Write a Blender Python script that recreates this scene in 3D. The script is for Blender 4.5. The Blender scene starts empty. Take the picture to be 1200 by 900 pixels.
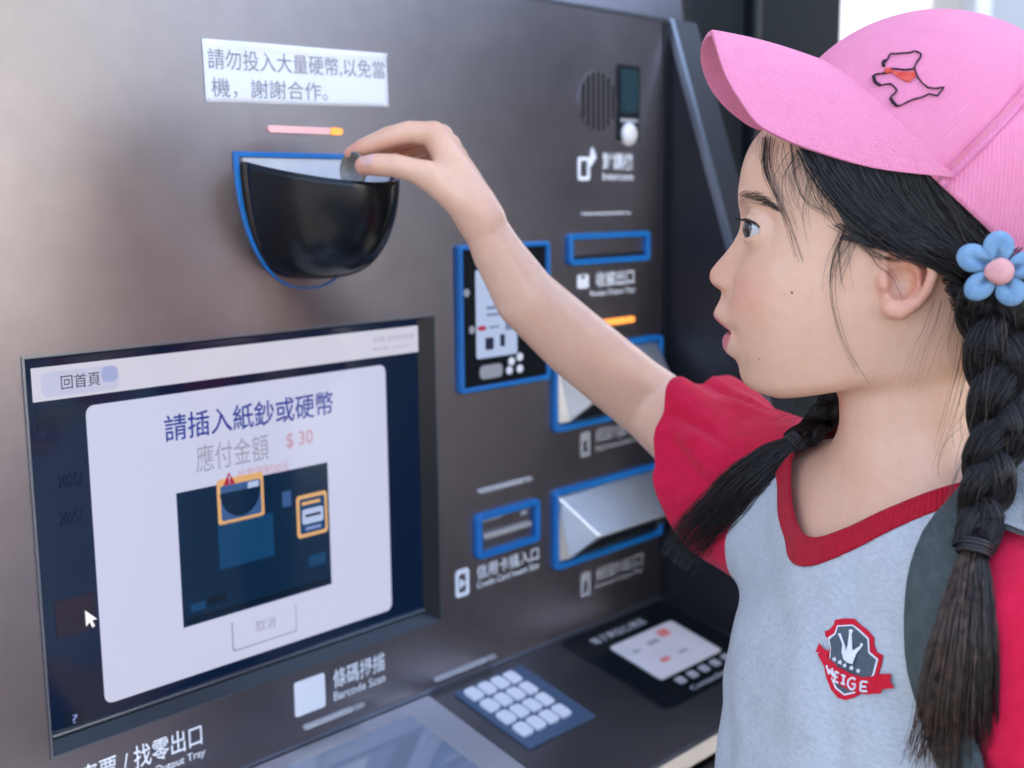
import bpy, bmesh, math, random
import numpy as np
from mathutils import Vector, Matrix
from mathutils.bvhtree import BVHTree

random.seed(7)
RNG = np.random.default_rng(11)
SC = bpy.context.scene
COL = SC.collection

# ------------------------------------------------------------------ camera
F_PX = 1402.17
YAW, PITCH, ROLL = math.radians(46.407), math.radians(8.768), math.radians(-0.639)
CAM = np.array([0.0, -0.75, 1.18])
FW = np.array([math.sin(YAW)*math.cos(PITCH), math.cos(YAW)*math.cos(PITCH), -math.sin(PITCH)])
_r = np.array([math.cos(YAW), -math.sin(YAW), 0.0]); _u = np.cross(_r, FW)
RT = math.cos(ROLL)*_r + math.sin(ROLL)*_u
UP = -math.sin(ROLL)*_r + math.cos(ROLL)*_u
cd = bpy.data.cameras.new('camera'); cam = bpy.data.objects.new('camera', cd); COL.objects.link(cam)
cam.matrix_world = Matrix(((RT[0], UP[0], -FW[0], CAM[0]), (RT[1], UP[1], -FW[1], CAM[1]), (RT[2], UP[2], -FW[2], CAM[2]), (0, 0, 0, 1)))
cd.sensor_width = 36.0; cd.sensor_fit = 'HORIZONTAL'; cd.lens = 36.0*F_PX/1200.0
cd.clip_start = 0.02; cd.clip_end = 2000.0
cd.dof.use_dof = True; cd.dof.focus_distance = 0.70; cd.dof.aperture_fstop = 6.2
SC.camera = cam

# ------------------------------------------------------------------ world, sun, exposure
SUN_EL, SUN_AZ = math.radians(36), math.radians(72)      # azimuth of the sun, counter-clockwise from +X
wd = bpy.data.worlds.new('World'); SC.world = wd; wd.use_nodes = True
nt = wd.node_tree; nt.nodes.clear()
sky = nt.nodes.new('ShaderNodeTexSky'); sky.sky_type = 'NISHITA'; sky.sun_disc = False
sky.sun_elevation = SUN_EL; sky.sun_rotation = math.radians(90) - SUN_AZ
sky.air_density = 0.7; sky.dust_density = 6.0; sky.ozone_density = 1.0
bg = nt.nodes.new('ShaderNodeBackground'); bg.inputs['Strength'].default_value = 0.15
wo = nt.nodes.new('ShaderNodeOutputWorld')
nt.links.new(sky.outputs[0], bg.inputs[0]); nt.links.new(bg.outputs[0], wo.inputs[0])
sd = bpy.data.lights.new('sun', 'SUN'); sd.energy = 4.0; sd.angle = math.radians(0.6); sd.color = (1.0, 0.96, 0.90)
sun = bpy.data.objects.new('sun', sd); COL.objects.link(sun)
sv = Vector((math.cos(SUN_EL)*math.cos(SUN_AZ), math.cos(SUN_EL)*math.sin(SUN_AZ), math.sin(SUN_EL)))
sun.rotation_euler = sv.to_track_quat('Z', 'Y').to_euler(); sun.location = (-2, -3, 5)
SC.view_settings.view_transform = 'Standard'; SC.view_settings.look = 'None'
SC.view_settings.exposure = 3.1; SC.view_settings.gamma = 1.0
SC.cycles.use_denoising = True
SC.cycles.max_bounces = 8
SC.cycles.sample_clamp_indirect = 6.0

# ------------------------------------------------------------------ pixel helpers (photo is 1200 x 900)
def ray(px, py):
    return FW + RT*((px-600.0)/F_PX) - UP*((py-450.0)/F_PX)
def pan(px, py, Y=0.0):
    d = ray(px, py); return CAM + d*((Y-CAM[1])/d[1])
def at(px, py, depth):
    return CAM + ray(px, py)*depth

# ------------------------------------------------------------------ materials
MATS = {}
def nmat(name):
    m = bpy.data.materials.new(name); m.use_nodes = True
    MATS[name] = m
    return m, m.node_tree, m.node_tree.nodes['Principled BSDF']
def setin(b, **k):
    for a, v in k.items():
        b.inputs[a.replace('_', ' ')].default_value = v
def mat(name, col, rough=0.5, metal=0.0, noise=None, bump=None, spec=0.5, coat=0.0, coat_rough=0.05, emit=None, emit_s=0.0, sheen=0.0):
    """noise=(scale, amount) mottles the colour; bump=(scale, strength, distance) gives fine relief"""
    m, nt, b = nmat(name)
    b.inputs['Base Color'].default_value = (*col, 1)
    b.inputs['Roughness'].default_value = rough
    b.inputs['Metallic'].default_value = metal
    b.inputs['Specular IOR Level'].default_value = spec
    b.inputs['Coat Weight'].default_value = coat
    b.inputs['Coat Roughness'].default_value = coat_rough
    if sheen: b.inputs['Sheen Weight'].default_value = sheen; b.inputs['Sheen Roughness'].default_value = 0.4
    if emit:
        b.inputs['Emission Color'].default_value = (*emit, 1); b.inputs['Emission Strength'].default_value = emit_s
    tc = nt.nodes.new('ShaderNodeTexCoord')
    if noise:
        n = nt.nodes.new('ShaderNodeTexNoise'); n.inputs['Scale'].default_value = noise[0]; n.inputs['Detail'].default_value = 5
        nt.links.new(tc.outputs['Object'], n.inputs['Vector'])
        mr = nt.nodes.new('ShaderNodeMapRange'); mr.inputs[1].default_value = 0.3; mr.inputs[2].default_value = 0.7
        mr.inputs[3].default_value = 1-noise[1]; mr.inputs[4].default_value = 1+noise[1]
        nt.links.new(n.outputs['Fac'], mr.inputs[0])
        mx = nt.nodes.new('ShaderNodeVectorMath'); mx.operation = 'SCALE'
        mx.inputs[0].default_value = col
        nt.links.new(mr.outputs[0], mx.inputs['Scale']); nt.links.new(mx.outputs[0], b.inputs['Base Color'])
    if bump:
        n = nt.nodes.new('ShaderNodeTexNoise'); n.inputs['Scale'].default_value = bump[0]; n.inputs['Detail'].default_value = 3
        nt.links.new(tc.outputs['Object'], n.inputs['Vector'])
        bp = nt.nodes.new('ShaderNodeBump'); bp.inputs['Strength'].default_value = bump[1]; bp.inputs['Distance'].default_value = bump[2]
        nt.links.new(n.outputs['Fac'], bp.inputs['Height']); nt.links.new(bp.outputs[0], b.inputs['Normal'])
    return m

def panel_metal():
    m, nt, b = nmat('panel_metal')
    setin(b, Metallic=1.0, Roughness=0.3)
    tc = nt.nodes.new('ShaderNodeTexCoord')
    n = nt.nodes.new('ShaderNodeTexNoise'); n.inputs['Scale'].default_value = 45; n.inputs['Detail'].default_value = 2
    nt.links.new(tc.outputs['Object'], n.inputs['Vector'])
    cr = nt.nodes.new('ShaderNodeValToRGB')
    cr.color_ramp.elements[0].position = 0.3; cr.color_ramp.elements[0].color = (0.315, 0.282, 0.302, 1)
    cr.color_ramp.elements[1].position = 0.75; cr.color_ramp.elements[1].color = (0.340, 0.306, 0.327, 1)
    nt.links.new(n.outputs['Fac'], cr.inputs[0]); nt.links.new(cr.outputs[0], b.inputs['Base Color'])
    # smears and finger marks change the gloss
    n2 = nt.nodes.new('ShaderNodeTexNoise'); n2.inputs['Scale'].default_value = 9; n2.inputs['Detail'].default_value = 3; n2.inputs['Roughness'].default_value = 0.65
    nt.links.new(tc.outputs['Object'], n2.inputs['Vector'])
    mr = nt.nodes.new('ShaderNodeMapRange'); mr.inputs[1].default_value = 0.35; mr.inputs[2].default_value = 0.7; mr.inputs[3].default_value = 0.29; mr.inputs[4].default_value = 0.34
    nt.links.new(n2.outputs['Fac'], mr.inputs[0]); nt.links.new(mr.outputs[0], b.inputs['Roughness'])
    return m
panel_metal()
mat('dark_metal', (0.014, 0.014, 0.017), 0.40, 0.2, noise=(8, 0.15), bump=(900, 0.08, 0.0004))
mat('shelf_metal', (0.17, 0.155, 0.155), 0.30, 0.9, noise=(7, 0.12), bump=(1200, 0.06, 0.0003))
mat('trim_metal', (0.62, 0.63, 0.66), 0.22, 1.0, noise=(30, 0.08))
mat('glare_steel', (0.60, 0.60, 0.61), 0.42, 1.0, noise=(20, 0.06))
mat('chute_metal', (0.74, 0.74, 0.74), 0.42, 1.0, noise=(40, 0.06))
mat('black_gloss', (0.006, 0.008, 0.010), 0.20, 0.0, spec=0.45)
mat('cup_black', (0.004, 0.006, 0.008), 0.22, 0.0, spec=0.40, noise=(30, 0.2))
mat('black_matt', (0.012, 0.013, 0.015), 0.5)
mat('bezel_dark', (0.020, 0.026, 0.032), 0.25, 0.4)
mat('bezel_light', (0.26, 0.28, 0.31), 0.30, 0.9)
mat('blue_paint', (0.003, 0.145, 0.43), 0.38, 0.0, coat=0.1, noise=(60, 0.06))
mat('cup_liner', (0.62, 0.62, 0.64), 0.35, 0.0, noise=(30, 0.08))
mat('white_print', (0.82, 0.82, 0.83), 0.5)
mat('grey_print', (0.35, 0.34, 0.35), 0.5)
mat('paper', (0.80, 0.80, 0.83), 0.6, noise=(25, 0.03), bump=(120, 0.15, 0.0006))
mat('paper_ink', (0.26, 0.26, 0.29), 0.6)
mat('slot_black', (0.003, 0.003, 0.004), 0.6, spec=0.2)
mat('keypad_blue', (0.075, 0.12, 0.19), 0.35, 0.2)
mat('key_white', (0.78, 0.78, 0.78), 0.35)
mat('scan_glass', (0.20, 0.23, 0.28), 0.06, 0.0, spec=0.8, coat=1.0)
mat('card_pink', (0.66, 0.60, 0.59), 0.4, noise=(40, 0.05))
mat('card_red', (0.75, 0.20, 0.18), 0.4)
def screen_mat(name, col, s, rough=0.12):
    s *= 0.185
    return mat(name, (col[0]*0.05, col[1]*0.05, col[2]*0.05), rough, spec=0.5, coat=0.35, coat_rough=0.03, emit=col, emit_s=s)
screen_mat('scr_navy', (0.003, 0.013, 0.045), 0.5)
screen_mat('scr_white', (0.58, 0.60, 0.78), 0.62)
screen_mat('scr_bar', (0.62, 0.61, 0.72), 0.62)
screen_mat('scr_btn', (0.22, 0.28, 0.58), 0.62)
screen_mat('scr_btn_mid', (0.34, 0.39, 0.64), 0.62)
screen_mat('scr_btn_pale', (0.52, 0.53, 0.70), 0.62)
screen_mat('scr_title', (0.030, 0.055, 0.33), 0.55)
screen_mat('scr_grey', (0.36, 0.36, 0.47), 0.55)
screen_mat('scr_pinktxt', (0.60, 0.33, 0.42), 0.55)
screen_mat('scr_red', (0.45, 0.02, 0.06), 0.55)
screen_mat('scr_img', (0.004, 0.022, 0.060), 0.55)
screen_mat('scr_img2', (0.008, 0.060, 0.16), 0.55)
screen_mat('scr_img3', (0.05, 0.12, 0.30), 0.55)
screen_mat('scr_orange', (0.75, 0.42, 0.18), 0.6)
screen_mat('scr_maroon', (0.020, 0.008, 0.022), 0.55)
screen_mat('scr_dim', (0.004, 0.012, 0.03), 0.55)
screen_mat('scr_cursor', (0.85, 0.85, 0.9), 0.7)
screen_mat('scr_ink', (0.03, 0.04, 0.09), 0.4)
screen_mat('scr_reader', (0.50, 0.60, 0.85), 0.55)
screen_mat('scr_readertxt', (0.22, 0.27, 0.42), 0.5)
mat('led_pink', (0.75, 0.45, 0.44), 0.4, emit=(1.0, 0.40, 0.36), emit_s=0.03)
mat('led_orange', (0.6, 0.25, 0.05), 0.4, emit=(1.0, 0.30, 0.04), emit_s=0.16)
mat('led_off', (0.45, 0.44, 0.45), 0.35)
mat('button_white', (0.75, 0.70, 0.66), 0.3, coat=0.4)
mat('camera_glass', (0.02, 0.05, 0.06), 0.08, spec=0.7, coat=0.8)
mat('pavement', (0.065, 0.062, 0.06), 0.8, noise=(3, 0.2), bump=(40, 0.3, 0.004))
mat('dark_cladding', (0.009, 0.012, 0.014), 0.35, 0.0, noise=(4, 0.2))
mat('pale_render', (0.33, 0.335, 0.33), 0.8, noise=(1, 0.1))
mat('white_wall', (0.82, 0.82, 0.82), 0.7, noise=(3, 0.03))
mat('grey_wall', (0.42, 0.43, 0.44), 0.7, noise=(3, 0.05))
mat('bark', (0.10, 0.07, 0.05), 0.9, noise=(20, 0.3))
mat('leaf', (0.07, 0.12, 0.035), 0.6, noise=(3, 0.35))

# ------------------------------------------------------------------ object helpers
def link(name, me, m=None, parent=None, smooth=False):
    o = bpy.data.objects.new(name, me); COL.objects.link(o)
    if m is not None:
        for mm in ([m] if isinstance(m, str) else m): me.materials.append(MATS[mm])
    if parent is not None: o.parent = parent
    if smooth:
        me.polygons.foreach_set('use_smooth', [True]*len(me.polygons))
    return o
def obj(name, v, f, m=None, parent=None, smooth=False, fix=True):
    me = bpy.data.meshes.new(name); me.from_pydata([tuple(map(float, p)) for p in v], [], [tuple(map(int, q)) for q in f]); me.update()
    if fix:
        bm = bmesh.new(); bm.from_mesh(me); bmesh.ops.recalc_face_normals(bm, faces=bm.faces); bm.to_mesh(me); bm.free()
    return link(name, me, m, parent, smooth)
def tag(o, label=None, cat=None, group=None, kind=None):
    if label: o['label'] = label
    if cat: o['category'] = cat
    if group: o['group'] = group
    if kind: o['kind'] = kind
    return o
def empty(name, loc=(0, 0, 0)):
    o = bpy.data.objects.new(name, None); COL.objects.link(o); o.location = loc; o.empty_display_size = 0.05
    return o
def keep(child, parent):
    """parent without moving (parents here only translate)"""
    child.parent = parent; child.matrix_parent_inverse = Matrix.Translation(-parent.location)
    return child
def box(name, x0, x1, y0, y1, z0, z1, m, parent=None, bev=0.0, seg=2):
    bm = bmesh.new(); bmesh.ops.create_cube(bm, size=1)
    for v in bm.verts:
        v.co = Vector(((x0+x1)/2+v.co.x*(x1-x0), (y0+y1)/2+v.co.y*(y1-y0), (z0+z1)/2+v.co.z*(z1-z0)))
    if bev: bmesh.ops.bevel(bm, geom=list(bm.edges), offset=bev, segments=seg, affect='EDGES', profile=0.5)
    me = bpy.data.meshes.new(name); bm.to_mesh(me); bm.free()
    return link(name, me, m, parent, smooth=False)
def rrect(x0, x1, z0, z1, r, n=5):
    pts = []
    for cx, cz, a0 in ((x1-r, z1-r, 0), (x0+r, z1-r, 90), (x0+r, z0+r, 180), (x1-r, z0+r, 270)):
        for k in range(n+1):
            a = math.radians(a0+90*k/n); pts.append((cx+r*math.cos(a), cz+r*math.sin(a)))
    return pts
def plate(name, loop, y_front, y_back, m, parent=None, T=None, hole=None, chamfer=0.0):
    """a plate outlined by loop in the XZ plane, optionally with a hole loop of equal count; front faces -Y"""
    n = len(loop); v = []; f = []
    cx = sum(p[0] for p in loop)/n; cz = sum(p[1] for p in loop)/n
    def ring(lp, y, s=0.0, cxz=(cx, cz)):
        i0 = len(v)
        for x, z in lp:
            dx, dz = x-cxz[0], z-cxz[1]; L = math.hypot(dx, dz) or 1
            v.append((x-dx/L*s, y, z-dz/L*s))
        return list(range(i0, i0+len(lp)))
    def strip(a, b):
        for i in range(n): f.append((a[i], a[(i+1) % n], b[(i+1) % n], b[i]))
    bo = ring(loop, y_back); fo = ring(loop, y_front+chamfer); strip(bo, fo)
    if chamfer:
        f2 = ring(loop, y_front, chamfer); strip(fo, f2); fo = f2
    if hole is None:
        f.append(tuple(fo)); f.append(tuple(reversed(bo)))
    else:
        hi = ring(hole, y_front, -chamfer); hb = ring(hole, y_back)
        if chamfer:
            hm = ring(hole, y_front+chamfer); strip(fo, hi); strip(hi, hm); strip(hm, hb)
        else: strip(fo, hi); strip(hi, hb)
        strip(hb, bo)
    if T is not None: v = [tuple(T(p)) for p in v]
    return obj(name, v, f, m, parent)
def text_mesh(s, bold=0.0):
    c = bpy.data.curves.new('t', 'FONT'); c.body = s; c.size = 1.0; c.resolution_u = 3; c.offset = bold
    c.align_x = 'LEFT'
    o = bpy.data.objects.new('t', c); COL.objects.link(o)
    dg = bpy.context.evaluated_depsgraph_get(); dg.update()
    me = bpy.data.meshes.new_from_object(o.evaluated_get(dg))
    bpy.data.objects.remove(o); bpy.data.curves.remove(c)
    return me
def lettering(name, s, x0, z0, width, height, y, m, parent=None, bold=0.0, T=None):
    """text whose left edge is x0, bottom z0, scaled to width x height on the plane y"""
    me = text_mesh(s, bold)
    n = len(me.vertices); co = np.empty(n*3); me.vertices.foreach_get('co', co); co = co.reshape(-1, 3)
    lo, hi = co.min(0), co.max(0)
    x = x0+(co[:, 0]-lo[0])/(hi[0]-lo[0])*width
    z = z0+(co[:, 1]-lo[1])/(hi[1]-lo[1])*height
    w = np.stack([x, np.full(n, y), z], 1)
    if T is not None: w = np.array([T(p) for p in w])
    me.vertices.foreach_set('co', w.ravel()); me.update(); me.name = name
    me.materials.clear()
    return link(name, me, m, parent)
def quad(name, x0, x1, z0, z1, y, m, parent=None, r=0.0, T=None, thick=0.0004):
    return plate(name, rrect(x0, x1, z0, z1, max(r, 1e-4), 4 if r > 1e-3 else 1), y, y+thick, m, parent, T)

# ================================================================== SETTING
g = obj('pavement', [(-60, -60, 0), (60, -60, 0), (60, 60, 0), (-60, 60, 0)], [(0, 1, 2, 3)], 'pavement'); tag(g, kind='structure')

WB = empty('dark_wall', (1.3, 0.1, 0)); tag(WB, 'dark panelled wall beside the ticket machine, behind the cap', 'wall')
keep(box('wall_panel', 1.080, 1.262, 0.06, 0.30, 0.0, 3.0, 'dark_cladding', bev=0.006), WB); keep(box('wall_panel', 1.266, 1.466, 0.045, 0.30, 0.0, 3.0, 'dark_cladding', bev=0.006), WB)
keep(box('wall_trim', 1.120, 1.136, 0.050, 0.061, 0.0, 3.0, 'dark_metal', bev=0.002), WB)
WH = box('white_pillar', 5.30, 6.72, 2.0, 2.6, 0.0, 4.0, 'white_wall', bev=0.01); tag(WH, 'white pillar seen above the crown of the pink cap', 'pillar')
WG = box('grey_wall', 6.73, 9.5, 2.1, 2.6, 0.0, 4.0, 'grey_wall', bev=0.01); tag(WG, 'plain grey wall at the right edge beyond the pink cap', 'wall')
DK = empty('dark_reflection_box', (2.8, -0.9, 0)); tag(DK, 'dark box added out of view to darken the reflection in the machine', 'added box')  # invented dark block outside the view; keeps the right of the panel dark
keep(box('reflection_box_body', 2.05, 3.6, -1.80, -0.3, 0.0, 1.74, 'dark_cladding', bev=0.02), DK); keep(box('reflection_box_top', 1.95, 3.7, -1.90, -0.2, 1.745, 1.78, 'dark_metal', bev=0.02), DK)
CN = empty('sunblocker', (0.6, -0.2, 0)); tag(CN, 'flat pale canopy roof added out of view above the ticket machine to cast shade', 'sunblocker')  # invented roof outside the view; keeps direct sun off girl and machine
keep(box('roof_slab', -2.6, 4.4, -0.04, 2.4, 2.75, 2.90, 'white_wall', bev=0.02), CN)
for _x in (-2.3, 4.1): keep(box('post', _x-.06, _x+.06, 1.0, 1.12, 0.0, 2.75, 'grey_wall', bev=0.01), CN)
def tree(x, y, h, r, seed, label):
    rng = np.random.default_rng(seed); T = empty('tree', (x, y, 0)); tag(T, label, 'tree', 'trees reflected in the machine')
    v = []; f = []
    def limb(p, q, r0, r1):
        p, q = Vector(p), Vector(q); d = (q-p).normalized(); a = d.orthogonal().normalized(); b = d.cross(a); i0 = len(v)
        for c, rr in ((p, r0), (q, r1)):
            for k in range(8): v.append(tuple(c+a*rr*math.cos(k*math.tau/8)+b*rr*math.sin(k*math.tau/8)))
        for k in range(8): f.append((i0+k, i0+(k+1) % 8, i0+8+(k+1) % 8, i0+8+k))
    limb((0, 0, 0), (0.05, 0, h*.45), .14, .10)
    for k in range(6):
        a = k*1.05; limb((0.05, 0, h*.45), (r*.6*math.cos(a), r*.6*math.sin(a), h*(.62+.05*(k % 3))), .06, .02)
    obj('trunk', v, f, 'bark', T, True)
    n = 3500; cl = rng.normal(0, 1, (26, 3)); cl /= np.linalg.norm(cl, axis=1, keepdims=True); cl *= rng.uniform(.35, .95, (26, 1))
    c = cl[rng.integers(0, 26, n)]+rng.normal(0, .16, (n, 3)); c = c*np.array([r, r, r*.75])+np.array([0, 0, h*.72])
    u = rng.normal(0, 1, (n, 3)); u /= np.linalg.norm(u, axis=1, keepdims=True); w = np.cross(u, rng.normal(0, 1, (n, 3))); w /= np.linalg.norm(w, axis=1, keepdims=True)
    s = rng.uniform(.05, .10, (n, 1)); V = np.stack([c-u*s, c+w*s*.5, c+u*s, c-w*s*.5], 1).reshape(-1, 3)
    obj('crown', V, np.arange(4*n).reshape(-1, 4), 'leaf', T, fix=False)
BD = empty('pale_reflector', (3.5, -14.0, 0)); tag(BD, 'pale building front added out of view to brighten the reflection in the machine', 'reflector')  # invented facade behind the camera, added as a bright reflection for the panel
keep(box('wall', -3.0, 7.5, -16.0, -13.0, 0.0, 9.0, 'pale_render'), BD)
for _i in range(6):
    for _j in range(3): keep(box('window', -2.2+_i*1.65, -1.3+_i*1.65, -13.0, -12.97, 1.0+_j*2.8, 2.5+_j*2.8, 'camera_glass'), BD)
tree(2.6, -7.5, 3.9, 1.2, 1, 'green tree left of the others in the reflection'); tree(4.6, -8.5, 4.4, 1.3, 2, 'green tree in the middle of the reflected row'); tree(0.2, -8.0, 4.0, 1.3, 3, 'green tree right behind the camera in the reflection')

# ================================================================== TICKET MACHINE
TM = empty('ticket_machine', (0.6, 0.0, 0.0))
tag(TM, 'brown-grey metal self-service ticket machine with a lit screen and blue-framed slots', 'ticket machine')
class _K: pass
def K(o): return keep(o, TM)
XL, XR, ZT, ZS = 0.12, 1.0225, 1.357, 0.749
# front panel with real openings: built as strips around the screen opening
SX0, SX1, SZ0, SZ1 = 0.3345, 0.6915, 0.8125, 1.0825
def panel_sheet():
    xs = sorted([XL, SX0, SX1, XR]); zs = sorted([ZS, SZ0, SZ1, ZT]); v = []; f = []
    for x in xs:
        for z in zs: v.append((x, 0, z))
    for i in range(3):
        for j in range(3):
            if i == 1 and j == 1: continue
            f.append((i*4+j, (i+1)*4+j, (i+1)*4+j+1, i*4+j+1))
    return v, f
v, f = panel_sheet()
fp = K(obj('front_panel', v, f, 'panel_metal', None, fix=False))
K(box('cabinet', XL, 1.05, 0.05, 0.55, 0.02, 1.62, 'dark_metal', bev=0.01))
# header above the seam leans back a little
hv = [(XL, 0.0, ZT+0.003), (1.05, 0.0, ZT+0.003), (1.05, 0.03, 1.62), (XL, 0.03, 1.62), (XL, 0.05, ZT+0.003), (1.05, 0.05, ZT+0.003), (1.05, 0.05, 1.62), (XL, 0.05, 1.62)]
K(obj('header_panel', hv, [(0, 1, 2, 3), (4, 7, 6, 5), (0, 4, 5, 1), (3, 2, 6, 7), (0, 3, 7, 4), (1, 5, 6, 2)], 'panel_metal'))
K(box('seam_trim', XL, XR+0.002, -0.0016, 0.002, ZT, ZT+0.0025, 'bezel_light'))
# right cheek: a side wing whose front edge slopes outwards as it goes down
ck = [(0.045, 1.36), (0.0, 1.36), (-0.078, 1.13), (-0.195, 0.735), (-0.195, 0.02), (0.045, 0.02)]
v = [(XR+0.0015, y, z) for y, z in ck]+[(1.074, y, z) for y, z in ck]; n = len(ck)
K(obj('side_wing', v, [tuple(range(n)), tuple(reversed(range(n, 2*n)))]+[(i, (i+1) % n, n+(i+1) % n, n+i) for i in range(n)], 'dark_metal'))
tv = []
for y, z in ck[1:4]:
    tv += [(XR+0.001, y-0.003, z), (1.0295, y-0.003, z), (1.0295, y+0.004, z), (XR+0.001, y+0.004, z)]
K(obj('wing_trim', tv, [(i*4+j, i*4+(j+1) % 4, i*4+4+(j+1) % 4, i*4+4+j) for i in range(2) for j in range(4)]+[(0, 1, 2, 3), (8, 11, 10, 9)], 'bezel_light'))
K(box('seam_strip', XR-0.007, XR+0.0012, -0.002, 0.003, ZS+0.002, ZT-0.001, 'dark_metal'))

# ---- screen
YD = 0.010
bz = []
outer = [(SX0, SZ0), (SX1, SZ0), (SX1, SZ1), (SX0, SZ1)]
inner = [(SX0+0.004, SZ0+0.0105), (SX1-0.011, SZ0+0.0105), (SX1-0.011, SZ1-0.003), (SX0+0.004, SZ1-0.003)]
def bezel(name, ids, m, parent):
    a, b = ids
    v = [(outer[a][0], -0.001, outer[a][1]), (outer[b][0], -0.001, outer[b][1]), (inner[b][0], YD, inner[b][1]), (inner[a][0], YD, inner[a][1]),
         (outer[a][0], 0.02, outer[a][1]), (outer[b][0], 0.02, outer[b][1]), (inner[b][0], 0.02, inner[b][1]), (inner[a][0], 0.02, inner[a][1])]
    return obj(name, v, [(0, 1, 2, 3), (4, 7, 6, 5), (0, 4, 5, 1), (3, 2, 6, 7), (0, 3, 7, 4), (1, 5, 6, 2)], m, parent)
disp = K(box('touch_screen', SX0+0.002, SX1-0.002, YD-0.0005, 0.03, SZ0+0.004, SZ1-0.002, 'scr_navy'))
def S(o): o.parent = disp; return o
S(bezel('bezel', (0, 1), 'bezel_dark', None)); S(bezel('bezel', (1, 2), 'black_gloss', None))
S(bezel('bezel', (2, 3), 'bezel_dark', None)); S(bezel('bezel', (3, 0), 'bezel_dark', None))
S(box('bezel_edge', SX0+.004, SX1-.011, YD-.004, YD+.001, SZ0+.0090, SZ0+.0110, 'bezel_light', bev=.0006))
# metal lip round the opening
lp = 0.0016
for nm, a in (('lip', (SX0-lp, SX0, SZ0-lp, SZ1+lp)), ('lip', (SX1, SX1+lp, SZ0-lp, SZ1+lp)), ('lip', (SX0, SX1, SZ0-lp, SZ0)), ('lip', (SX0, SX1, SZ1, SZ1+lp))):
    S(box(nm, a[0], a[1], -0.0016, 0.003, a[2], a[3], 'bezel_light'))
def D(px, py):                                             # photo pixel on the display plane
    p = pan(px, py, YD-0.001); return p[0], p[2]
def dq(name, p0, p1, layer, m, r=0.0):
    (x0, z1), (x1, z0) = D(*p0), D(*p1)
    return S(quad(name, x0, x1, z0, z1, YD-0.0005-0.0004*layer, m, None, r, thick=0.0003))
def dt(s, p0, p1, m, layer=4, bold=0.0):                     # p0 = top-left pixel, p1 = bottom-right pixel
    (x0, z1), (x1, z0) = D(*p0), D(*p1)
    return S(lettering('lettering', s, x0, z0, x1-x0, z1-z0, YD-0.0005-0.0004*layer, m, None, bold))
dq('title_bar', (36, 432), (491, 412), 1, 'scr_bar')
dq('home_button', (47, 437), (140, 455), 2, 'scr_btn_pale', 0.005)
dq('home_button_shade', (118, 430), (138, 446), 3, 'scr_btn_mid', 0.004)
dt('回首頁', (70, 440), (117, 451), 'scr_ink', 4)
dt('日期: 2025/05/28', (437, 395), (484, 396), 'scr_grey', 3)
dt('時間: 09:27', (437, 408), (479, 406), 'scr_grey', 3)
(x0, z1), (x1, z0) = D(100, 476), D(459, 714)
S(quad('dialog_panel', x0, x1, z0, z1, YD-0.0013, 'scr_white', None, 0.006))
dt('請插入紙鈔或硬幣', (191, 487), (390, 485), 'scr_title', 4, 0.01)
dt('應付金額', (228, 522), (314, 538), 'scr_grey', 4)
dt('$ 30', (334, 508), (366, 521), 'scr_pinktxt', 4, 0.01)
dt('找零限制20元', (277, 551), (338, 551), 'scr_pinktxt', 4)
(x0, z1), (x1, z0) = D(206, 578), D(388, 684)
S(quad('machine_diagram', x0, x1, z0, z1, YD-0.0018, 'scr_img', None))
W, Hh = x1-x0, z1-z0
def iq(name, u0, u1, v0, v1, layer, m, r=0.0): return S(quad(name, x0+W*u0, x0+W*u1, z0+Hh*v0, z0+Hh*v1, YD-0.0018-0.0004*layer, m, None, r, thick=0.0003))
iq('diagram_screen', .24, .60, .36, .70, 1, 'scr_img2'); iq('diagram_reader', .67, .73, .72, .84, 1, 'scr_img3')
iq('diagram_tray', .05, .14, .10, .16, 1, 'scr_img2'); iq('diagram_tray', .16, .27, .12, .18, 1, 'scr_dim'); iq('diagram_tray', .84, .96, .19, .28, 1, 'scr_img2')
iq('diagram_shelf', .02, .98, .02, .06, 1, 'scr_dim')
iq('coin_highlight', .245, .545, .69, 1.035, 1, 'scr_orange', .003); iq('coin_picture', .265, .525, .72, .985, 2, 'scr_img3', .002)
cx0 = x0+W*.39; cz = z0+Hh*.93
S(plate('coin_cup_picture', [(cx0-.018, cz)]+[(cx0+.018*math.cos(math.radians(a)), cz-.020*math.sin(math.radians(a))) for a in range(170, 9, -16)]+[(cx0+.018, cz)], YD-.0031, YD-.0028, 'scr_img'))
iq('coin_label_picture', .44, .51, .93, .975, 3, 'scr_reader')
iq('note_highlight', .765, .985, .44, .78, 1, 'scr_orange', .003); iq('note_picture', .785, .965, .47, .75, 2, 'scr_img2', .002)
iq('note_slot_picture', .80, .95, .545, .665, 3, 'scr_reader', .002); iq('note_slit_picture', .82, .93, .60, .622, 4, 'scr_ink'); iq('note_light_picture', .80, .93, .70, .725, 3, 'scr_orange'); iq('note_label_picture', .82, .93, .495, .52, 3, 'scr_btn')
(x0, z1), (x1, z0) = D(272, 727), D(346, 738)
S(quad('cancel_button_shade', x0-.0012, x1+.0012, z0-.0014, z1-.001, YD-0.0018, 'scr_grey', None, .002)); S(quad('cancel_button', x0, x1, z0, z1, YD-0.0023, 'scr_white', None, .002))
dt('取消', (298, 728), (322, 734), 'scr_grey', 5)
tx, tz = D(266, 561); 
S(plate('warning_triangle', [(tx-.0052, tz-.004), (tx+.0052, tz-.004), (tx, tz+.0055)], YD-.0040, YD-.0037, 'scr_red'))
S(lettering('lettering', '!', tx-.0006, tz-.003, .0012, .006, YD-.0042, 'scr_white'))
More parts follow.
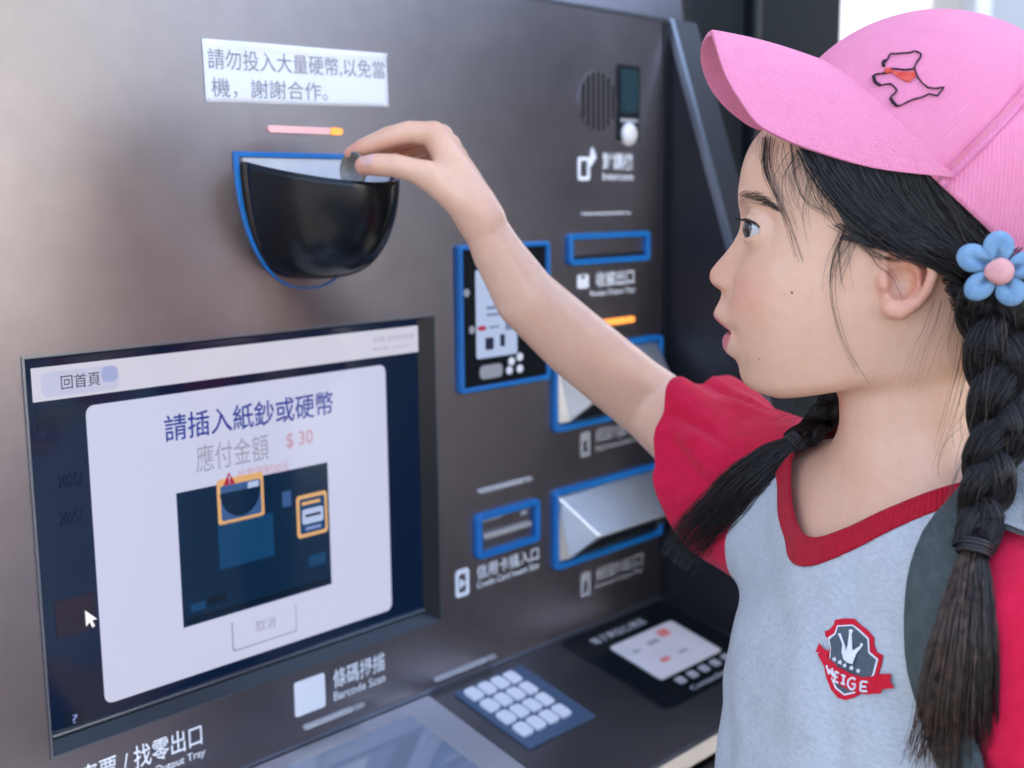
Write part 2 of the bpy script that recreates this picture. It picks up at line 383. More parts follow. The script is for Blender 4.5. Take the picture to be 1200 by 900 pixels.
dq('side_photo', (43, 480), (97, 497), 1, 'scr_dim'); dq('side_row', (64, 706), (113, 736), 1, 'scr_maroon'); dq('side_button', (75, 838), (100, 852), 1, 'scr_dim', .002)
dt('2025/', (68, 558), (98, 568), 'scr_dim', 2); dt('2025/', (70, 602), (98, 612), 'scr_dim', 2); dt('?', (84, 838), (91, 846), 'scr_btn', 3)
cu = [(0, 0), (0, -.0115), (.0027, -.009), (.0045, -.0135), (.0063, -.0127), (.0046, -.0083), (.0082, -.0083)]
ax, az = D(99, 715)
S(plate('cursor_arrow', [(ax+a, az+b) for a, b in cu], YD-.0021, YD-.0018, 'scr_cursor'))

# ---- printed labels (icon + two lines), light strips
def P(px, py, Y=-0.0006):
    p = pan(px, py, Y); return p[0], p[2]
def label(cn, en, x0, x1, z_bottom, h, icon=None, m='white_print', bold=0.012, en_x0=None):
    """Chinese line over a smaller English line; h is the height of the Chinese line"""
    K(lettering('lettering', cn, x0, z_bottom+h*0.62, x1-x0, h, -0.0008, m, None, bold))
    K(lettering('lettering', en, x0 if en_x0 is None else en_x0, z_bottom, (x1-x0)*1.0 if en_x0 is None else x1+.002-en_x0, h*0.46, -0.0008, m, None, 0.012))
def strip_light(x0, x1, z, m1, m2, h=0.0042):
    K(plate('light_strip', rrect(x0, x1-0.012, z-h/2, z+h/2, h*0.45, 3), -0.0022, 0.002, m1)); K(plate('light_strip_end', rrect(x1-0.0115, x1, z-h/2, z+h/2, h*0.45, 3), -0.0024, 0.002, m2))
strip_light(0.529, 0.598, 1.2335, 'led_pink', 'led_orange', 0.0052)
label('車票 / 找零出口', 'Ticket & Change Output Tray', 0.352, 0.448, 0.770, 0.0175, en_x0=0.35)
label('條碼掃描', 'Barcode Scan', 0.571, 0.626, 0.775, 0.0165)
K(plate('scan_icon', rrect(0.5325, 0.5625, 0.7735, 0.8025, 0.002, 3), -0.0009, -0.0003, 'white_print'))
strip_light(0.540, 0.602, 0.7625, 'led_off', 'grey_print')
strip_light(0.683, 0.760, 0.7585, 'led_off', 'grey_print')
label('信用卡插入口', 'Credit Card Insert Slot', 0.7375, 0.8215, 0.8290, 0.0135)
K(plate('card_icon', rrect(0.711, 0.728, 0.8265, 0.852, 0.003, 3), -0.0009, -0.0003, 'white_print', hole=rrect(0.715, 0.724, 0.8305, 0.8475, 0.0015, 3)))
K(plate('card_icon_arrow', [(0.7165, 0.834), (0.7235, 0.839), (0.7165, 0.844)], -0.0011, -0.0004, 'white_print'))
strip_light(0.741, 0.812, 0.9195, 'led_off', 'grey_print')
strip_light(0.886, 0.962, 1.1655, 'led_off', 'grey_print', 0.003)
strip_light(0.868, 0.968, 1.058, 'led_orange', 'led_orange', 0.006)
label('對講機', 'Intercom', 0.918, 0.9665, 1.1975, 0.0165)
K(plate('intercom_icon', rrect(0.881, 0.899, 1.197, 1.2195, 0.003, 3), -0.0009, -0.0003, 'white_print', hole=rrect(0.885, 0.895, 1.201, 1.2155, 0.0015, 3)))
K(plate('intercom_icon_wave', [(0.897, 1.213), (0.901, 1.2275), (0.9035, 1.229), (0.9085, 1.219), (0.9005, 1.2105)], -0.0011, -0.0004, 'white_print'))
label('收據出口', 'Receipt Output Tray', 0.908, 0.968, 1.084, 0.0155, en_x0=0.899)
K(plate('receipt_icon', rrect(0.880, 0.897, 1.094, 1.1075, 0.002, 3), -0.0009, -0.0003, 'white_print', hole=rrect(0.885, 0.892, 1.1035, 1.1065, 0.001, 3)))
label('紙鈔插入口', 'Banknote Insert Slot', 0.907, 0.986, 0.9295, 0.0145, m='grey_print')
K(plate('note_icon', rrect(0.884, 0.899, 0.927, 0.952, 0.002, 3), -0.0009, -0.0003, 'grey_print', hole=rrect(0.8885, 0.8945, 0.931, 0.943, 0.001, 3)))
label('紙鈔出口', 'Banknote Output Tray', 0.907, 0.986, 0.785, 0.0145, m='grey_print')
K(plate('note_icon', rrect(0.884, 0.899, 0.783, 0.808, 0.002, 3), -0.0009, -0.0003, 'grey_print', hole=rrect(0.8885, 0.8945, 0.787, 0.799, 0.001, 3)))
K(lettering('lettering', '硬幣投入口', 0.634, 1.197, 0.062, 0.014, -0.0008, 'white_print', None, 0.012))

# ---- framed openings
def frame(name, x0, x1, z0, z1, w, r, parent, depth=0.006, m='blue_paint'):
    o = plate(name, rrect(x0, x1, z0, z1, r), -depth, 0.004, m, None, hole=rrect(x0+w, x1-w, z0+w, z1-w, max(r-w, 0.0012)), chamfer=0.0012)
    return o
def dev(name):
    o = empty(name, TM.location); o.parent = TM; o.matrix_parent_inverse = Matrix.Translation(-TM.location); return o
def Q(o, p): o.parent = p; return o
# contactless reader with its small screen
rd = K(plate('card_reader', rrect(0.722, 0.832, 1.0155, 1.1375, 0.003), -0.003, 0.004, 'black_gloss'))
Q(frame('reader_frame', 0.718, 0.836, 1.0115, 1.1415, 0.0045, 0.004, rd), rd)
Q(plate('reader_screen', rrect(0.7395, 0.7915, 1.0405, 1.119, 0.002), -0.0036, -0.003, 'scr_reader'), rd)
for (a, b, c, d, mm) in ((.757, .775, 1.094, 1.104, 'scr_readertxt'), (.752, .777, 1.0835, 1.0865, 'scr_readertxt'), (.752, .781, 1.0775, 1.080, 'scr_readertxt'), (.741, .751, 1.0655, 1.0695, 'scr_red'), (.755, .768, 1.0665, 1.0685, 'scr_readertxt'), (.776, .786, 1.063, 1.072, 'scr_readertxt'), (.750, .7605, 1.0475, 1.0585, 'scr_ink'), (.769, .775, 1.049, 1.060, 'scr_ink')):
    Q(plate('reader_screen_item', rrect(a, b, c, d, .0008, 2), -.0041, -.0037, mm), rd)
Q(plate('reader_hand_mark', rrect(0.743, 0.772, 1.0215, 1.034, 0.005), -0.0036, -0.003, 'grey_print'), rd)
for (a, b) in ((.784, 1.034), (.795, 1.037), (.781, 1.026), (.795, 1.026)): Q(plate('reader_led', rrect(a-.004, a+.004, b-.0035, b+.0035, .0033), -.0037, -.003, 'white_print'), rd)
for (a, b) in ((.728, 1.10), (.734, 1.067)): Q(plate('reader_sensor', rrect(a-.0035, a+.0035, b-.0035, b+.0035, .0033), -.0037, -.003, 'grey_print'), rd)
# receipt slot
rs = K(plate('receipt_slot', rrect(0.869, 0.985, 1.122, 1.142, 0.002), 0.0006, 0.004, 'slot_black'))
Q(frame('slot_frame', 0.864, 0.990, 1.117, 1.147, 0.0055, 0.005, rs), rs)
Q(box('slot_lip', 0.872, 0.982, -0.003, 0.002, 1.1225, 1.1265, 'dark_metal', bev=0.0008), rs)
# credit card slot
cs = K(plate('credit_card_slot', rrect(0.7415, 0.8145, 0.8625, 0.8935, 0.002), 0.0006, 0.004, 'slot_black'))
Q(frame('slot_frame', 0.736, 0.820, 0.857, 0.899, 0.006, 0.005, cs), cs)
Q(box('slot_lip', 0.744, 0.809, -0.0045, 0.002, 0.8735, 0.8785, 'chute_metal', bev=0.0012), cs)
Q(box('slot_tab', 0.744, 0.770, -0.002, 0.002, 0.8895, 0.8925, 'grey_print', bev=0.0006), cs)
Q(box('slot_light', 0.797, 0.804, -0.002, 0.002, 0.886, 0.890, 'led_off', bev=0.0008), cs)
# silver chutes: a pyramid-like hood over a dark mouth
def chute(name, x0, x1, z0, z1):
    c = K(plate(name, rrect(x0+.004, x1-.004, z0+.004, z1-.004, .002), 0.0004, 0.004, 'slot_black'))
    Q(frame('chute_frame', x0, x1, z0, z1, 0.0055, 0.005, c), c)
    a0, a1, b0, b1 = x0+.0065, x1-.0065, z0+.0065, z1-.0065
    dpt = -0.034; ix0, ix1, iz = a0+.026, a1-.012, b0+(b1-b0)*.40
    v = [(a0, -.001, b1), (a1, -.001, b1), (a0, -.001, b0), (a1, -.001, b0), (ix0, dpt, iz), (ix1, dpt, iz), (ix0-.012, -.006, b0+.002), (ix1+.004, -.006, b0+.002),
         (ix0+.004, dpt+.004, iz-.003), (ix1-.004, dpt+.004, iz-.003)]
    fs = [(0, 4, 5, 1), (0, 2, 6, 4), (1, 5, 7, 3), (2, 3, 7, 6), (4, 8, 9, 5), (4, 6, 8), (5, 9, 7)]
    h = obj('chute_hood', v, fs, 'chute_metal'); Q(h, c)
    bv = h.modifiers.new('bevel', 'BEVEL'); bv.width = 0.0015; bv.segments = 2; bv.limit_method = 'ANGLE'
    Q(obj('chute_mouth', [(ix0+.002, -.012, iz-.002), (ix1-.002, -.012, iz-.002), (ix1+.002, -.008, b0+.004), (ix0-.008, -.008, b0+.004)], [(0, 1, 2, 3)], 'bezel_dark'), c)
    return c
chute('banknote_inlet', 0.8415, 1.0135, 0.9585, 1.0385)
chute('banknote_outlet', 0.8415, 1.0155, 0.8215, 0.9015)
# intercom: slotted loudspeaker, camera window, call button
ic = K(plate('intercom_speaker', [(0.911+.0285*math.cos(a*math.pi/16), 1.272+.0295*math.sin(a*math.pi/16)) for a in range(32)], -0.0012, 0.003, 'panel_metal'))
for k in range(7):
    x = 0.911+(k-3)*.0075; hh = math.sqrt(max(0, .0275**2-(x-.911)**2))
    Q(plate('grille_slit', rrect(x-.0011, x+.0011, 1.272-hh, 1.272+hh, .0009, 2), -.0017, -.0011, 'slot_black'), ic)
iw = K(plate('intercom_camera', rrect(0.940, 0.975, 1.236, 1.309, 0.003), -0.002, 0.003, 'bezel_dark'))
Q(plate('camera_window', rrect(0.945, 0.970, 1.2635, 1.305, 0.002), -0.0028, -0.002, 'camera_glass'), iw)
Q(plate('name_strip', rrect(0.944, 0.971, 1.254, 1.2575, 0.0008), -0.0026, -0.002, 'grey_print'), iw)
btn = []
bmv = []; bf = []
for j, (r, y) in enumerate(((.0115, 0), (.0115, -.003), (.0095, -.0055), (.005, -.0068), (.0005, -.0070))):
    for k in range(24):
        a = k*math.tau/24; bmv.append((.9575+r*math.cos(a), y, 1.2425+r*math.sin(a)))
for j in range(4):
    for k in range(24): bf.append((j*24+k, j*24+(k+1) % 24, (j+1)*24+(k+1) % 24, (j+1)*24+k))
bf.append(tuple(range(96, 120)))
Q(obj('call_button', bmv, bf, 'button_white', None, True), iw)

# ---- coin inlet: blue D-shaped frame, black cup, pale liner
CX, CZ, CWD, CHT = 0.5620, 1.2125, 0.0575, 0.0925
def dloop(w, h, top, n=28):
    pts = [(CX+w, top), (CX-w, top)]
    for k in range(1, n):
        a = math.pi+math.pi*k/n
        s, c = math.sin(a), math.cos(a)
        pts.append((CX+w*math.copysign(abs(c)**0.86, c), top-h*abs(s)**0.92))
    return pts
ci = K(plate('coin_inlet', dloop(CWD-.002, CHT-.002, CZ), -0.0004, 0.003, 'cup_liner'))
Q(plate('inlet_frame', dloop(CWD+.0062, CHT+.0105, CZ+.0040), -0.0022, 0.003, 'blue_paint', hole=dloop(CWD+.0018, CHT+.0050, CZ-.0002), chamfer=.001), ci)
# cup: half ellipsoid of revolution cut by a rim plane that falls towards the user
CPR = 0.086
def cup(name, w, h, p, m, flip=False, rim_off=0.0):
    v = []; f = []; NU, NV = 40, 22
    for j in range(NV+1):
        t = j/NV                                   # 0 rim .. 1 bottom at the panel
        for i in range(NU+1):
            a = math.pi*i/NU                       # 0 right .. pi left
            ph = t*math.pi/2
            rr = math.cos(ph)**0.55
            X = CX+w*math.cos(a)*rr*1.0; Y = -p*math.sin(a)*rr
            zr = CZ-0.003-0.19*(-Y)+rim_off        # rim plane
            Z = zr-(h+ (zr-CZ))*math.sin(ph)**1.08
            v.append((X, Y-0.001, Z))
    for j in range(NV):
        for i in range(NU):
            a = j*(NU+1)+i; f.append((a, a+1, a+NU+2, a+NU+1))
    return obj(name, v, f, m, None, True, fix=False)
cpo = Q(cup('cup_shell', CWD-.001, CHT-.002, CPR, 'cup_black'), ci)
sm = cpo.modifiers.new('solid', 'SOLIDIFY'); sm.thickness = 0.003; sm.offset = -1
Q(cup('cup_liner', CWD-.0075, CHT-.012, CPR-.0075, 'cup_liner', rim_off=-.0012), ci)

# ---- sloping shelf
AL = math.radians(14)
def SH(p):
    """shelf coordinates: x along the machine, 'z' = distance from the seam (negative towards the user), y = height (negative is up)"""
    x, y, z = p
    t = -z
    return (x, -t*math.cos(AL)-(-y)*math.sin(AL)*1.0, ZS-t*math.sin(AL)+(-y)*math.cos(AL))
def sp(name, x0, x1, t0, t1, h0, h1, m, r=0.002, chamfer=0.0, hole=None):
    return plate(name, rrect(x0, x1, -t1, -t0, r, 4), -h1, -h0, m, None, T=SH, hole=hole, chamfer=chamfer)
sh = K(plate('shelf', [(XL, -0.184), (XR+.001, -0.184), (XR+.001, 0.0), (XL, 0.0)], 0.0, 0.02, 'shelf_metal', None, T=SH))
Q(sp('shelf_edge', XL, XR, 0.184, 0.1885, -0.020, 0.0012, 'trim_metal', 0.001), sh)
Q(sp('shelf_seam', XL, XR, -0.001, 0.0035, -0.002, 0.0022, 'bezel_light', 0.001), sh)
K(box('lower_front', XL, XR, -0.160, 0.05, 0.02, 0.66, 'dark_metal', bev=0.004))
kp = K(sp('keypad', 0.693, 0.780, 0.0145, 0.109, -0.004, 0.0025, 'keypad_blue', 0.002, 0.0008))
for i in range(4):
    for j in range(4):
        x = 0.7055+0.0165*i; t = 0.0275+0.0203*j
        Q(plate('key', rrect(x-.0066, x+.0066, -t-.0083, -t+.0083, .0032, 3), -.0058, -.0024, 'key_white', None, T=SH, chamfer=.0008), kp)
tr = K(sp('card_tray', 0.845, 1.016, 0.006, 0.140, -0.003, 0.0018, 'black_gloss', 0.006, 0.0006))
cp = Q(sp('card_pad', 0.881, 0.984, 0.040, 0.106, 0.0018, 0.0028, 'card_pink', 0.004), tr)
for (a, b, w, h) in ((.955, .052, .016, .011), (.930, .058, .018, .006), (.915, .085, .014, .006), (.945, .085, .014, .004), (.900, .060, .010, .005)):
    Q(sp('card_print', a-w/2, a+w/2, b-h/2, b+h/2, .0028, .0032, 'card_red' if a in (.955, .915) else 'grey_print', .002), tr)
def st(s, x0, t0, w, h, m, p):
    return Q(lettering('lettering', s, x0, -t0, w, h, -.0022, m, None, .02, T=SH), p)
st('電子票證感應區', .873, .030, .085, .011, 'grey_print', tr)
for k in range(5): Q(sp('card_logo', .893+k*.0195, .905+k*.0195, .111, .121, .0018, .0023, 'grey_print', .003), tr)
st('Contactless Card', .895, .134, .095, .006, 'grey_print', tr)
K(sp('shelf_glare_plate', 0.30, 0.672, 0.0045, 0.182, -0.003, 0.0012, 'glare_steel', 0.003, 0.0006))  # brighter metal plate added to imitate the glare on the left of the shelf
gs = K(sp('scanner_window', 0.40, 0.637, 0.0205, 0.175, -0.003, 0.0035, 'scan_glass', 0.006, 0.0008))

# ================================================================== THE GIRL: frames
HY = math.radians(119)
FV = np.array([math.cos(HY), math.sin(HY), 0]); LV = np.array([-math.sin(HY), math.cos(HY), 0]); ZV = np.array([0, 0, 1.0])
NOSE = at(832, 322, 0.72)
def sag(px, py, b=0.0):
    d = ray(px, py); return CAM + d*(((NOSE-CAM)@LV+b)/(d@LV))
HO = sag(1010, 300)
def loc(p):
    q = np.asarray(p)-HO; return np.stack([q@FV, q@LV, q[..., 2]], -1)
def wor(p):
    p = np.asarray(p, float); return HO + p[..., 0:1]*FV + p[..., 1:2]*LV + p[..., 2:3]*ZV
def L(px, py, z): return loc(at(px, py, z))

# ------------------------------------------------------------------ implicit surfaces on a rectilinear grid
class Grid:
    def __init__(s, a, b, c):
        s.ax = [np.asarray(q, np.float32) for q in (a, b, c)]
        s.v = np.full([len(q) for q in s.ax], 0.05, np.float32)
    def sub(s, lo, hi):
        sl = []; co = []
        for q, l, h in zip(s.ax, lo, hi):
            i0 = max(0, int(np.searchsorted(q, l))-1); i1 = min(len(q), int(np.searchsorted(q, h))+1)
            sl.append(slice(i0, max(i1, i0+1)))
        A = s.ax[0][sl[0]][:, None, None]; B = s.ax[1][sl[1]][None, :, None]; C = s.ax[2][sl[2]][None, None, :]
        return tuple(sl), A, B, C
    def add(s, fn, lo, hi, k=0.004, op='union'):
        pad = 0.02 if op == 'union' else k
        sl, A, B, C = s.sub(np.asarray(lo)-pad, np.asarray(hi)+pad)
        d = fn(A, B, C).astype(np.float32); o = s.v[sl]
        if op == 'union':
            h = np.maximum(k-np.abs(o-d), 0)/k; s.v[sl] = np.minimum(o, d)-h*h*k*0.25
        elif op == 'cut':
            d = -d; h = np.maximum(k-np.abs(o-d), 0)/k; s.v[sl] = np.maximum(o, d)+h*h*k*0.25
        elif op == 'disp':
            s.v[sl] = o+d
    def cone(s, p0, r0, p1, r1, k=0.004, op='union'):
        p0 = np.asarray(p0, float); p1 = np.asarray(p1, float); R = max(r0, r1)
        def fn(A, B, C):
            d = p1-p0; L2 = float(d@d) or 1e-9
            x, y, z = A-p0[0], B-p0[1], C-p0[2]
            t = np.clip((x*d[0]+y*d[1]+z*d[2])/L2, 0, 1)
            return np.sqrt((x-t*d[0])**2+(y-t*d[1])**2+(z-t*d[2])**2)-(r0+(r1-r0)*t)
        s.add(fn, np.minimum(p0, p1)-R, np.maximum(p0, p1)+R, k, op)
    def chain(s, pts, k=0.004):
        P = [np.asarray(p, float) for p, r in pts]; R = [r for p, r in pts]
        def fn(A, B, C):
            o = None
            for p0, p1, r0, r1 in zip(P[:-1], P[1:], R[:-1], R[1:]):
                d = p1-p0; L2 = float(d@d) or 1e-9
                x, y, z = A-p0[0], B-p0[1], C-p0[2]
                t = np.clip((x*d[0]+y*d[1]+z*d[2])/L2, 0, 1)
                e = np.sqrt((x-t*d[0])**2+(y-t*d[1])**2+(z-t*d[2])**2)-(r0+(r1-r0)*t)
                o = e if o is None else np.minimum(o, e)
            return o
        s.add(fn, np.min(P, 0)-max(R), np.max(P, 0)+max(R), k)
    def ell(s, c, r, k=0.004, M=None, op='union'):
        c = np.asarray(c, float); r = np.asarray(r, float); R = r.max()
        def fn(A, B, C):
            x, y, z = A-c[0], B-c[1], C-c[2]
            if M is not None:
                x, y, z = (M[i][0]*x+M[i][1]*y+M[i][2]*z for i in range(3))
            k0 = np.sqrt((x/r[0])**2+(y/r[1])**2+(z/r[2])**2); k1 = np.sqrt((x/r[0]**2)**2+(y/r[1]**2)**2+(z/r[2]**2)**2)
            return k0*(k0-1)/np.maximum(k1, 1e-6)
        s.add(fn, c-R, c+R, k, op)
    def mesh(s):
        """naive surface nets"""
        v = s.v; neg = v < 0
        n0, n1, n2 = v.shape
        cnt = np.zeros((n0-1, n1-1, n2-1), np.int8)
        for i in (0, 1):
            for j in (0, 1):
                for k in (0, 1): cnt += neg[i:n0-1+i, j:n1-1+j, k:n2-1+k]
        act = np.argwhere((cnt > 0) & (cnt < 8)); del cnt
        idx = {}
        corner = {}
        for i in (0, 1):
            for j in (0, 1):
                for k in (0, 1): corner[(i, j, k)] = v[act[:, 0]+i, act[:, 1]+j, act[:, 2]+k]
        pos = np.zeros((len(act), 3)); w = np.zeros(len(act))
        ax = s.ax
        for d in range(3):
            o = [q for q in range(3) if q != d]
            for e in (0, 1):
                for g in (0, 1):
                    c0 = [0, 0, 0]; c0[o[0]] = e; c0[o[1]] = g; c1 = list(c0); c1[d] = 1
                    f0 = corner[tuple(c0)]; f1 = corner[tuple(c1)]
                    m = (f0 < 0) != (f1 < 0)
                    t = np.where(m, f0/np.where(m, f0-f1, 1), 0)
                    p = np.zeros((len(act), 3))
                    for q in range(3):
                        base = ax[q][act[:, q]+c0[q]]
                        p[:, q] = base + (t*(ax[q][np.minimum(act[:, q]+1, len(ax[q])-1)]-ax[q][act[:, q]]) if q == d else 0)
                    pos += p*m[:, None]; w += m
        pos /= w[:, None]
        lut = np.full((n0-1, n1-1, n2-1), -1, np.int32); lut[act[:, 0], act[:, 1], act[:, 2]] = np.arange(len(act))
        faces = []
        for d in range(3):
            o = [(d+1) % 3, (d+2) % 3]
            sl0 = [slice(1, -1)]*3; sl1 = [slice(1, -1)]*3
            sl0[d] = slice(0, v.shape[d]-1); sl1[d] = slice(1, v.shape[d])
            a0 = neg[tuple(sl0)]; a1 = neg[tuple(sl1)]
            e = np.argwhere(a0 != a1)
            fl = a0[e[:, 0], e[:, 1], e[:, 2]]
            off = np.array([1, 1, 1]); off[d] = 0; e = e+off
            def cell(du, dv):
                q = e.copy(); q[:, o[0]] += du; q[:, o[1]] += dv; return lut[q[:, 0], q[:, 1], q[:, 2]]
            c = np.stack([cell(-1, -1), cell(0, -1), cell(0, 0), cell(-1, 0)], 1)
            c[~fl] = c[~fl][:, ::-1]
            faces.append(c)
        F = np.concatenate(faces); F = F[(F >= 0).all(1)]
        return pos, F
def relax(v, f, it=2, lam=0.5):
    n = len(v)
    e = np.concatenate([f[:, [0, 1]], f[:, [1, 2]], f[:, [2, 3]], f[:, [3, 0]]]) if f.shape[1] == 4 else np.concatenate([f[:, [0, 1]], f[:, [1, 2]], f[:, [2, 0]]])
    deg = np.bincount(e[:, 0], minlength=n)+np.bincount(e[:, 1], minlength=n)
    for _ in range(it):
        for l in (lam, -lam*1.03):
            s = np.stack([np.bincount(e[:, 0], v[e[:, 1], q], n)+np.bincount(e[:, 1], v[e[:, 0], q], n) for q in range(3)], 1)
            v = v + l*(s/np.maximum(deg, 1)[:, None]-v)
    return v
def vnormals(v, f):
    n = np.zeros_like(v)
    fn = np.cross(v[f[:, 1]]-v[f[:, 0]], v[f[:, 2]]-v[f[:, 0]])
    for k in range(f.shape[1]):
        for q in range(3): n[:, q] += np.bincount(f[:, k], fn[:, q], len(v))
    return n/np.maximum(np.linalg.norm(n, axis=1, keepdims=True), 1e-12)
def fast_mesh(name, v, f):
    me = bpy.data.meshes.new(name); v = np.asarray(v, np.float32); f = np.asarray(f, np.int32); k = f.shape[1]
    me.vertices.add(len(v)); me.vertices.foreach_set('co', v.ravel())
    me.loops.add(f.size); me.loops.foreach_set('vertex_index', f.ravel())
    me.polygons.add(len(f)); me.polygons.foreach_set('loop_start', np.arange(0, f.size, k, dtype=np.int32))
    me.polygons.foreach_set('use_smooth', np.ones(len(f), bool))
    me.update(calc_edges=True); me.validate()
    return me
def clip(v, t, g):
    """keep the part of a triangle mesh where g >= 0"""
    v = list(map(tuple, v)); out = []; cache = {}
    ins = g >= 0
    s = ins[t].sum(1)
    out += [tuple(x) for x in t[s == 3]]
    def cut(i, j):
        k = (i, j) if i < j else (j, i)
        if k not in cache:
            u = g[i]/(g[i]-g[j]); cache[k] = len(v); v.append(tuple(np.array(v[i])+(np.array(v[j])-np.array(v[i]))*u))
        return cache[k]
    for tri in t[(s == 1) | (s == 2)]:
        poly = []
        for k in range(3):
            i, j = int(tri[k]), int(tri[(k+1) % 3])
            if ins[i]: poly.append(i)
            if ins[i] != ins[j]: poly.append(cut(i, j))
        for k in range(1, len(poly)-1): out.append((poly[0], poly[k], poly[k+1]))
    v = np.array(v); t = np.array(out, int)
    u = np.unique(t); m = np.full(len(v), -1); m[u] = np.arange(len(u))
    return v[u], m[t]
def tris(f): return np.concatenate([f[:, [0, 1, 2]], f[:, [0, 2, 3]]])
def axis(*seg):
    """piecewise-uniform axis from (start, step), ..., end"""
    out = []
    for (a, h), nx in zip(seg[:-1], seg[1:]):
        b = nx[0] if isinstance(nx, tuple) else nx
        n = max(1, round((b-a)/h)); out.append(a+np.arange(n)*(b-a)/n)
    return np.append(np.concatenate(out), seg[-1])
def pchip(x, y):
    x = np.asarray(x, float); y = np.asarray(y, float); o = np.argsort(x); x, y = x[o], y[o]
    h = np.diff(x); d = np.diff(y)/h; m = np.zeros_like(y)
    for i in range(1, len(x)-1):
        if d[i-1]*d[i] > 0:
            w1, w2 = 2*h[i]+h[i-1], h[i]+2*h[i-1]; m[i] = (w1+w2)/(w1/d[i-1]+w2/d[i])
    m[0], m[-1] = d[0], d[-1]
    def fn(t):
        t = np.clip(np.asarray(t, float), x[0], x[-1]); i = np.clip(np.searchsorted(x, t)-1, 0, len(x)-2)
        s = (t-x[i])/h[i]
        return (2*s**3-3*s*s+1)*y[i]+(s**3-2*s*s+s)*h[i]*m[i]+(-2*s**3+3*s*s)*y[i+1]+(s**3-s*s)*h[i]*m[i+1]
    return fn

# ------------------------------------------------------------------ posing
NB = np.array([-0.031, 0.006, -0.132])                      # base of the neck
TYAW = math.radians(148-119)                                # chest turned towards the camera side
tf = np.array([math.cos(TYAW), math.sin(TYAW), 0]); tl = np.array([-math.sin(TYAW), math.cos(TYAW), 0])
def TL(fwd, left, up): return NB+tf*fwd+tl*left+np.array([0, 0, up])
SHL = TL(-0.005, 0.118, -0.052); SHR = TL(0.012, -0.112, -0.036)
ELB = L(765, 474, 0.925); WRI = L(562, 252, 0.858)
EYE = loc(sag(896, 269, 0.0300))
EYES = [EYE, EYE*np.array([1, -1, 1])]

# ------------------------------------------------------------------ head
_cy = np.arange(0., 520., 10.); _cc = np.array([loc(sag(867, y))[2] for y in _cy])
def cpx(y): return np.interp(y, _cy, _cc)
full = [(1020, 62), (950, 98), (908, 132), (894.7, 151.6), (882, 167), (873.7, 184), (868.2, 204.5), (866.3, 223), (866, 238.7), (867.3, 249), (868, 258), (866.7, 268), (862, 279), (855.8, 289), (846, 301), (837.5, 311), (832.6, 319), (832, 324), (834.5, 331), (840, 336.7), (845.0, 341), (844.5, 346), (842, 353), (838.5, 361), (836.2, 368), (838.5, 373), (844, 378), (850, 383), (851, 387), (849, 392), (846.6, 399), (847.4, 406), (852, 413), (862, 420), (865.8, 428), (867.5, 437), (870.5, 445), (876, 453), (886.7, 460), (905, 466)]
base = [(1020, 62), (950, 98), (908, 132), (894.7, 151.6), (882, 167), (873.7, 184), (868.5, 204.5), (867.5, 223), (869, 238.7), (873, 258), (874, 280), (870, 300), (864, 320), (858, 340), (854, 355), (852.5, 370), (853.5, 385), (856.5, 400), (862, 415), (867, 428), (869, 437), (872, 445), (877.5, 453), (888, 460), (905, 466)]
def prof(tab):
    q = np.array([loc(sag(*p)) for p in tab]); return pchip(q[:, 2], q[:, 0])
PF, PB = prof(full), prof(base)
# back of the skull and half width against height
hb = pchip([-0.10, -0.075, -0.05, -0.02, 0.02, 0.06, 0.09, 0.11, 0.122], [-0.070, -0.082, -0.092, -0.101, -0.107, -0.104, -0.088, -0.066, -0.035])
hw = pchip([-0.10, -0.082, -0.070, -0.055, -0.035, -0.01, 0.015, 0.04, 0.07, 0.095, 0.112, 0.122], [0.034, 0.041, 0.0475, 0.053, 0.0585, 0.0635, 0.0665, 0.068, 0.065, 0.053, 0.035, 0.012])
ac = pchip([-0.10, -0.06, -0.02, 0.03, 0.12], [-0.015, -0.012, -0.014, -0.020, -0.010])
sig = pchip([cpx(y) for y in (470, 440, 425, 405, 385, 368, 350, 338, 325, 305, 285, 258, 240, 200)], [0.020, 0.016, 0.015, 0.0145, 0.017, 0.0155, 0.0085, 0.0095, 0.0105, 0.0085, 0.0075, 0.0070, 0.016, 0.03])
def gau(B, C, b, y, sb, sy): return np.exp(-((np.abs(B)-b)/sb)**2-((C-cpx(y))/sy)**2)
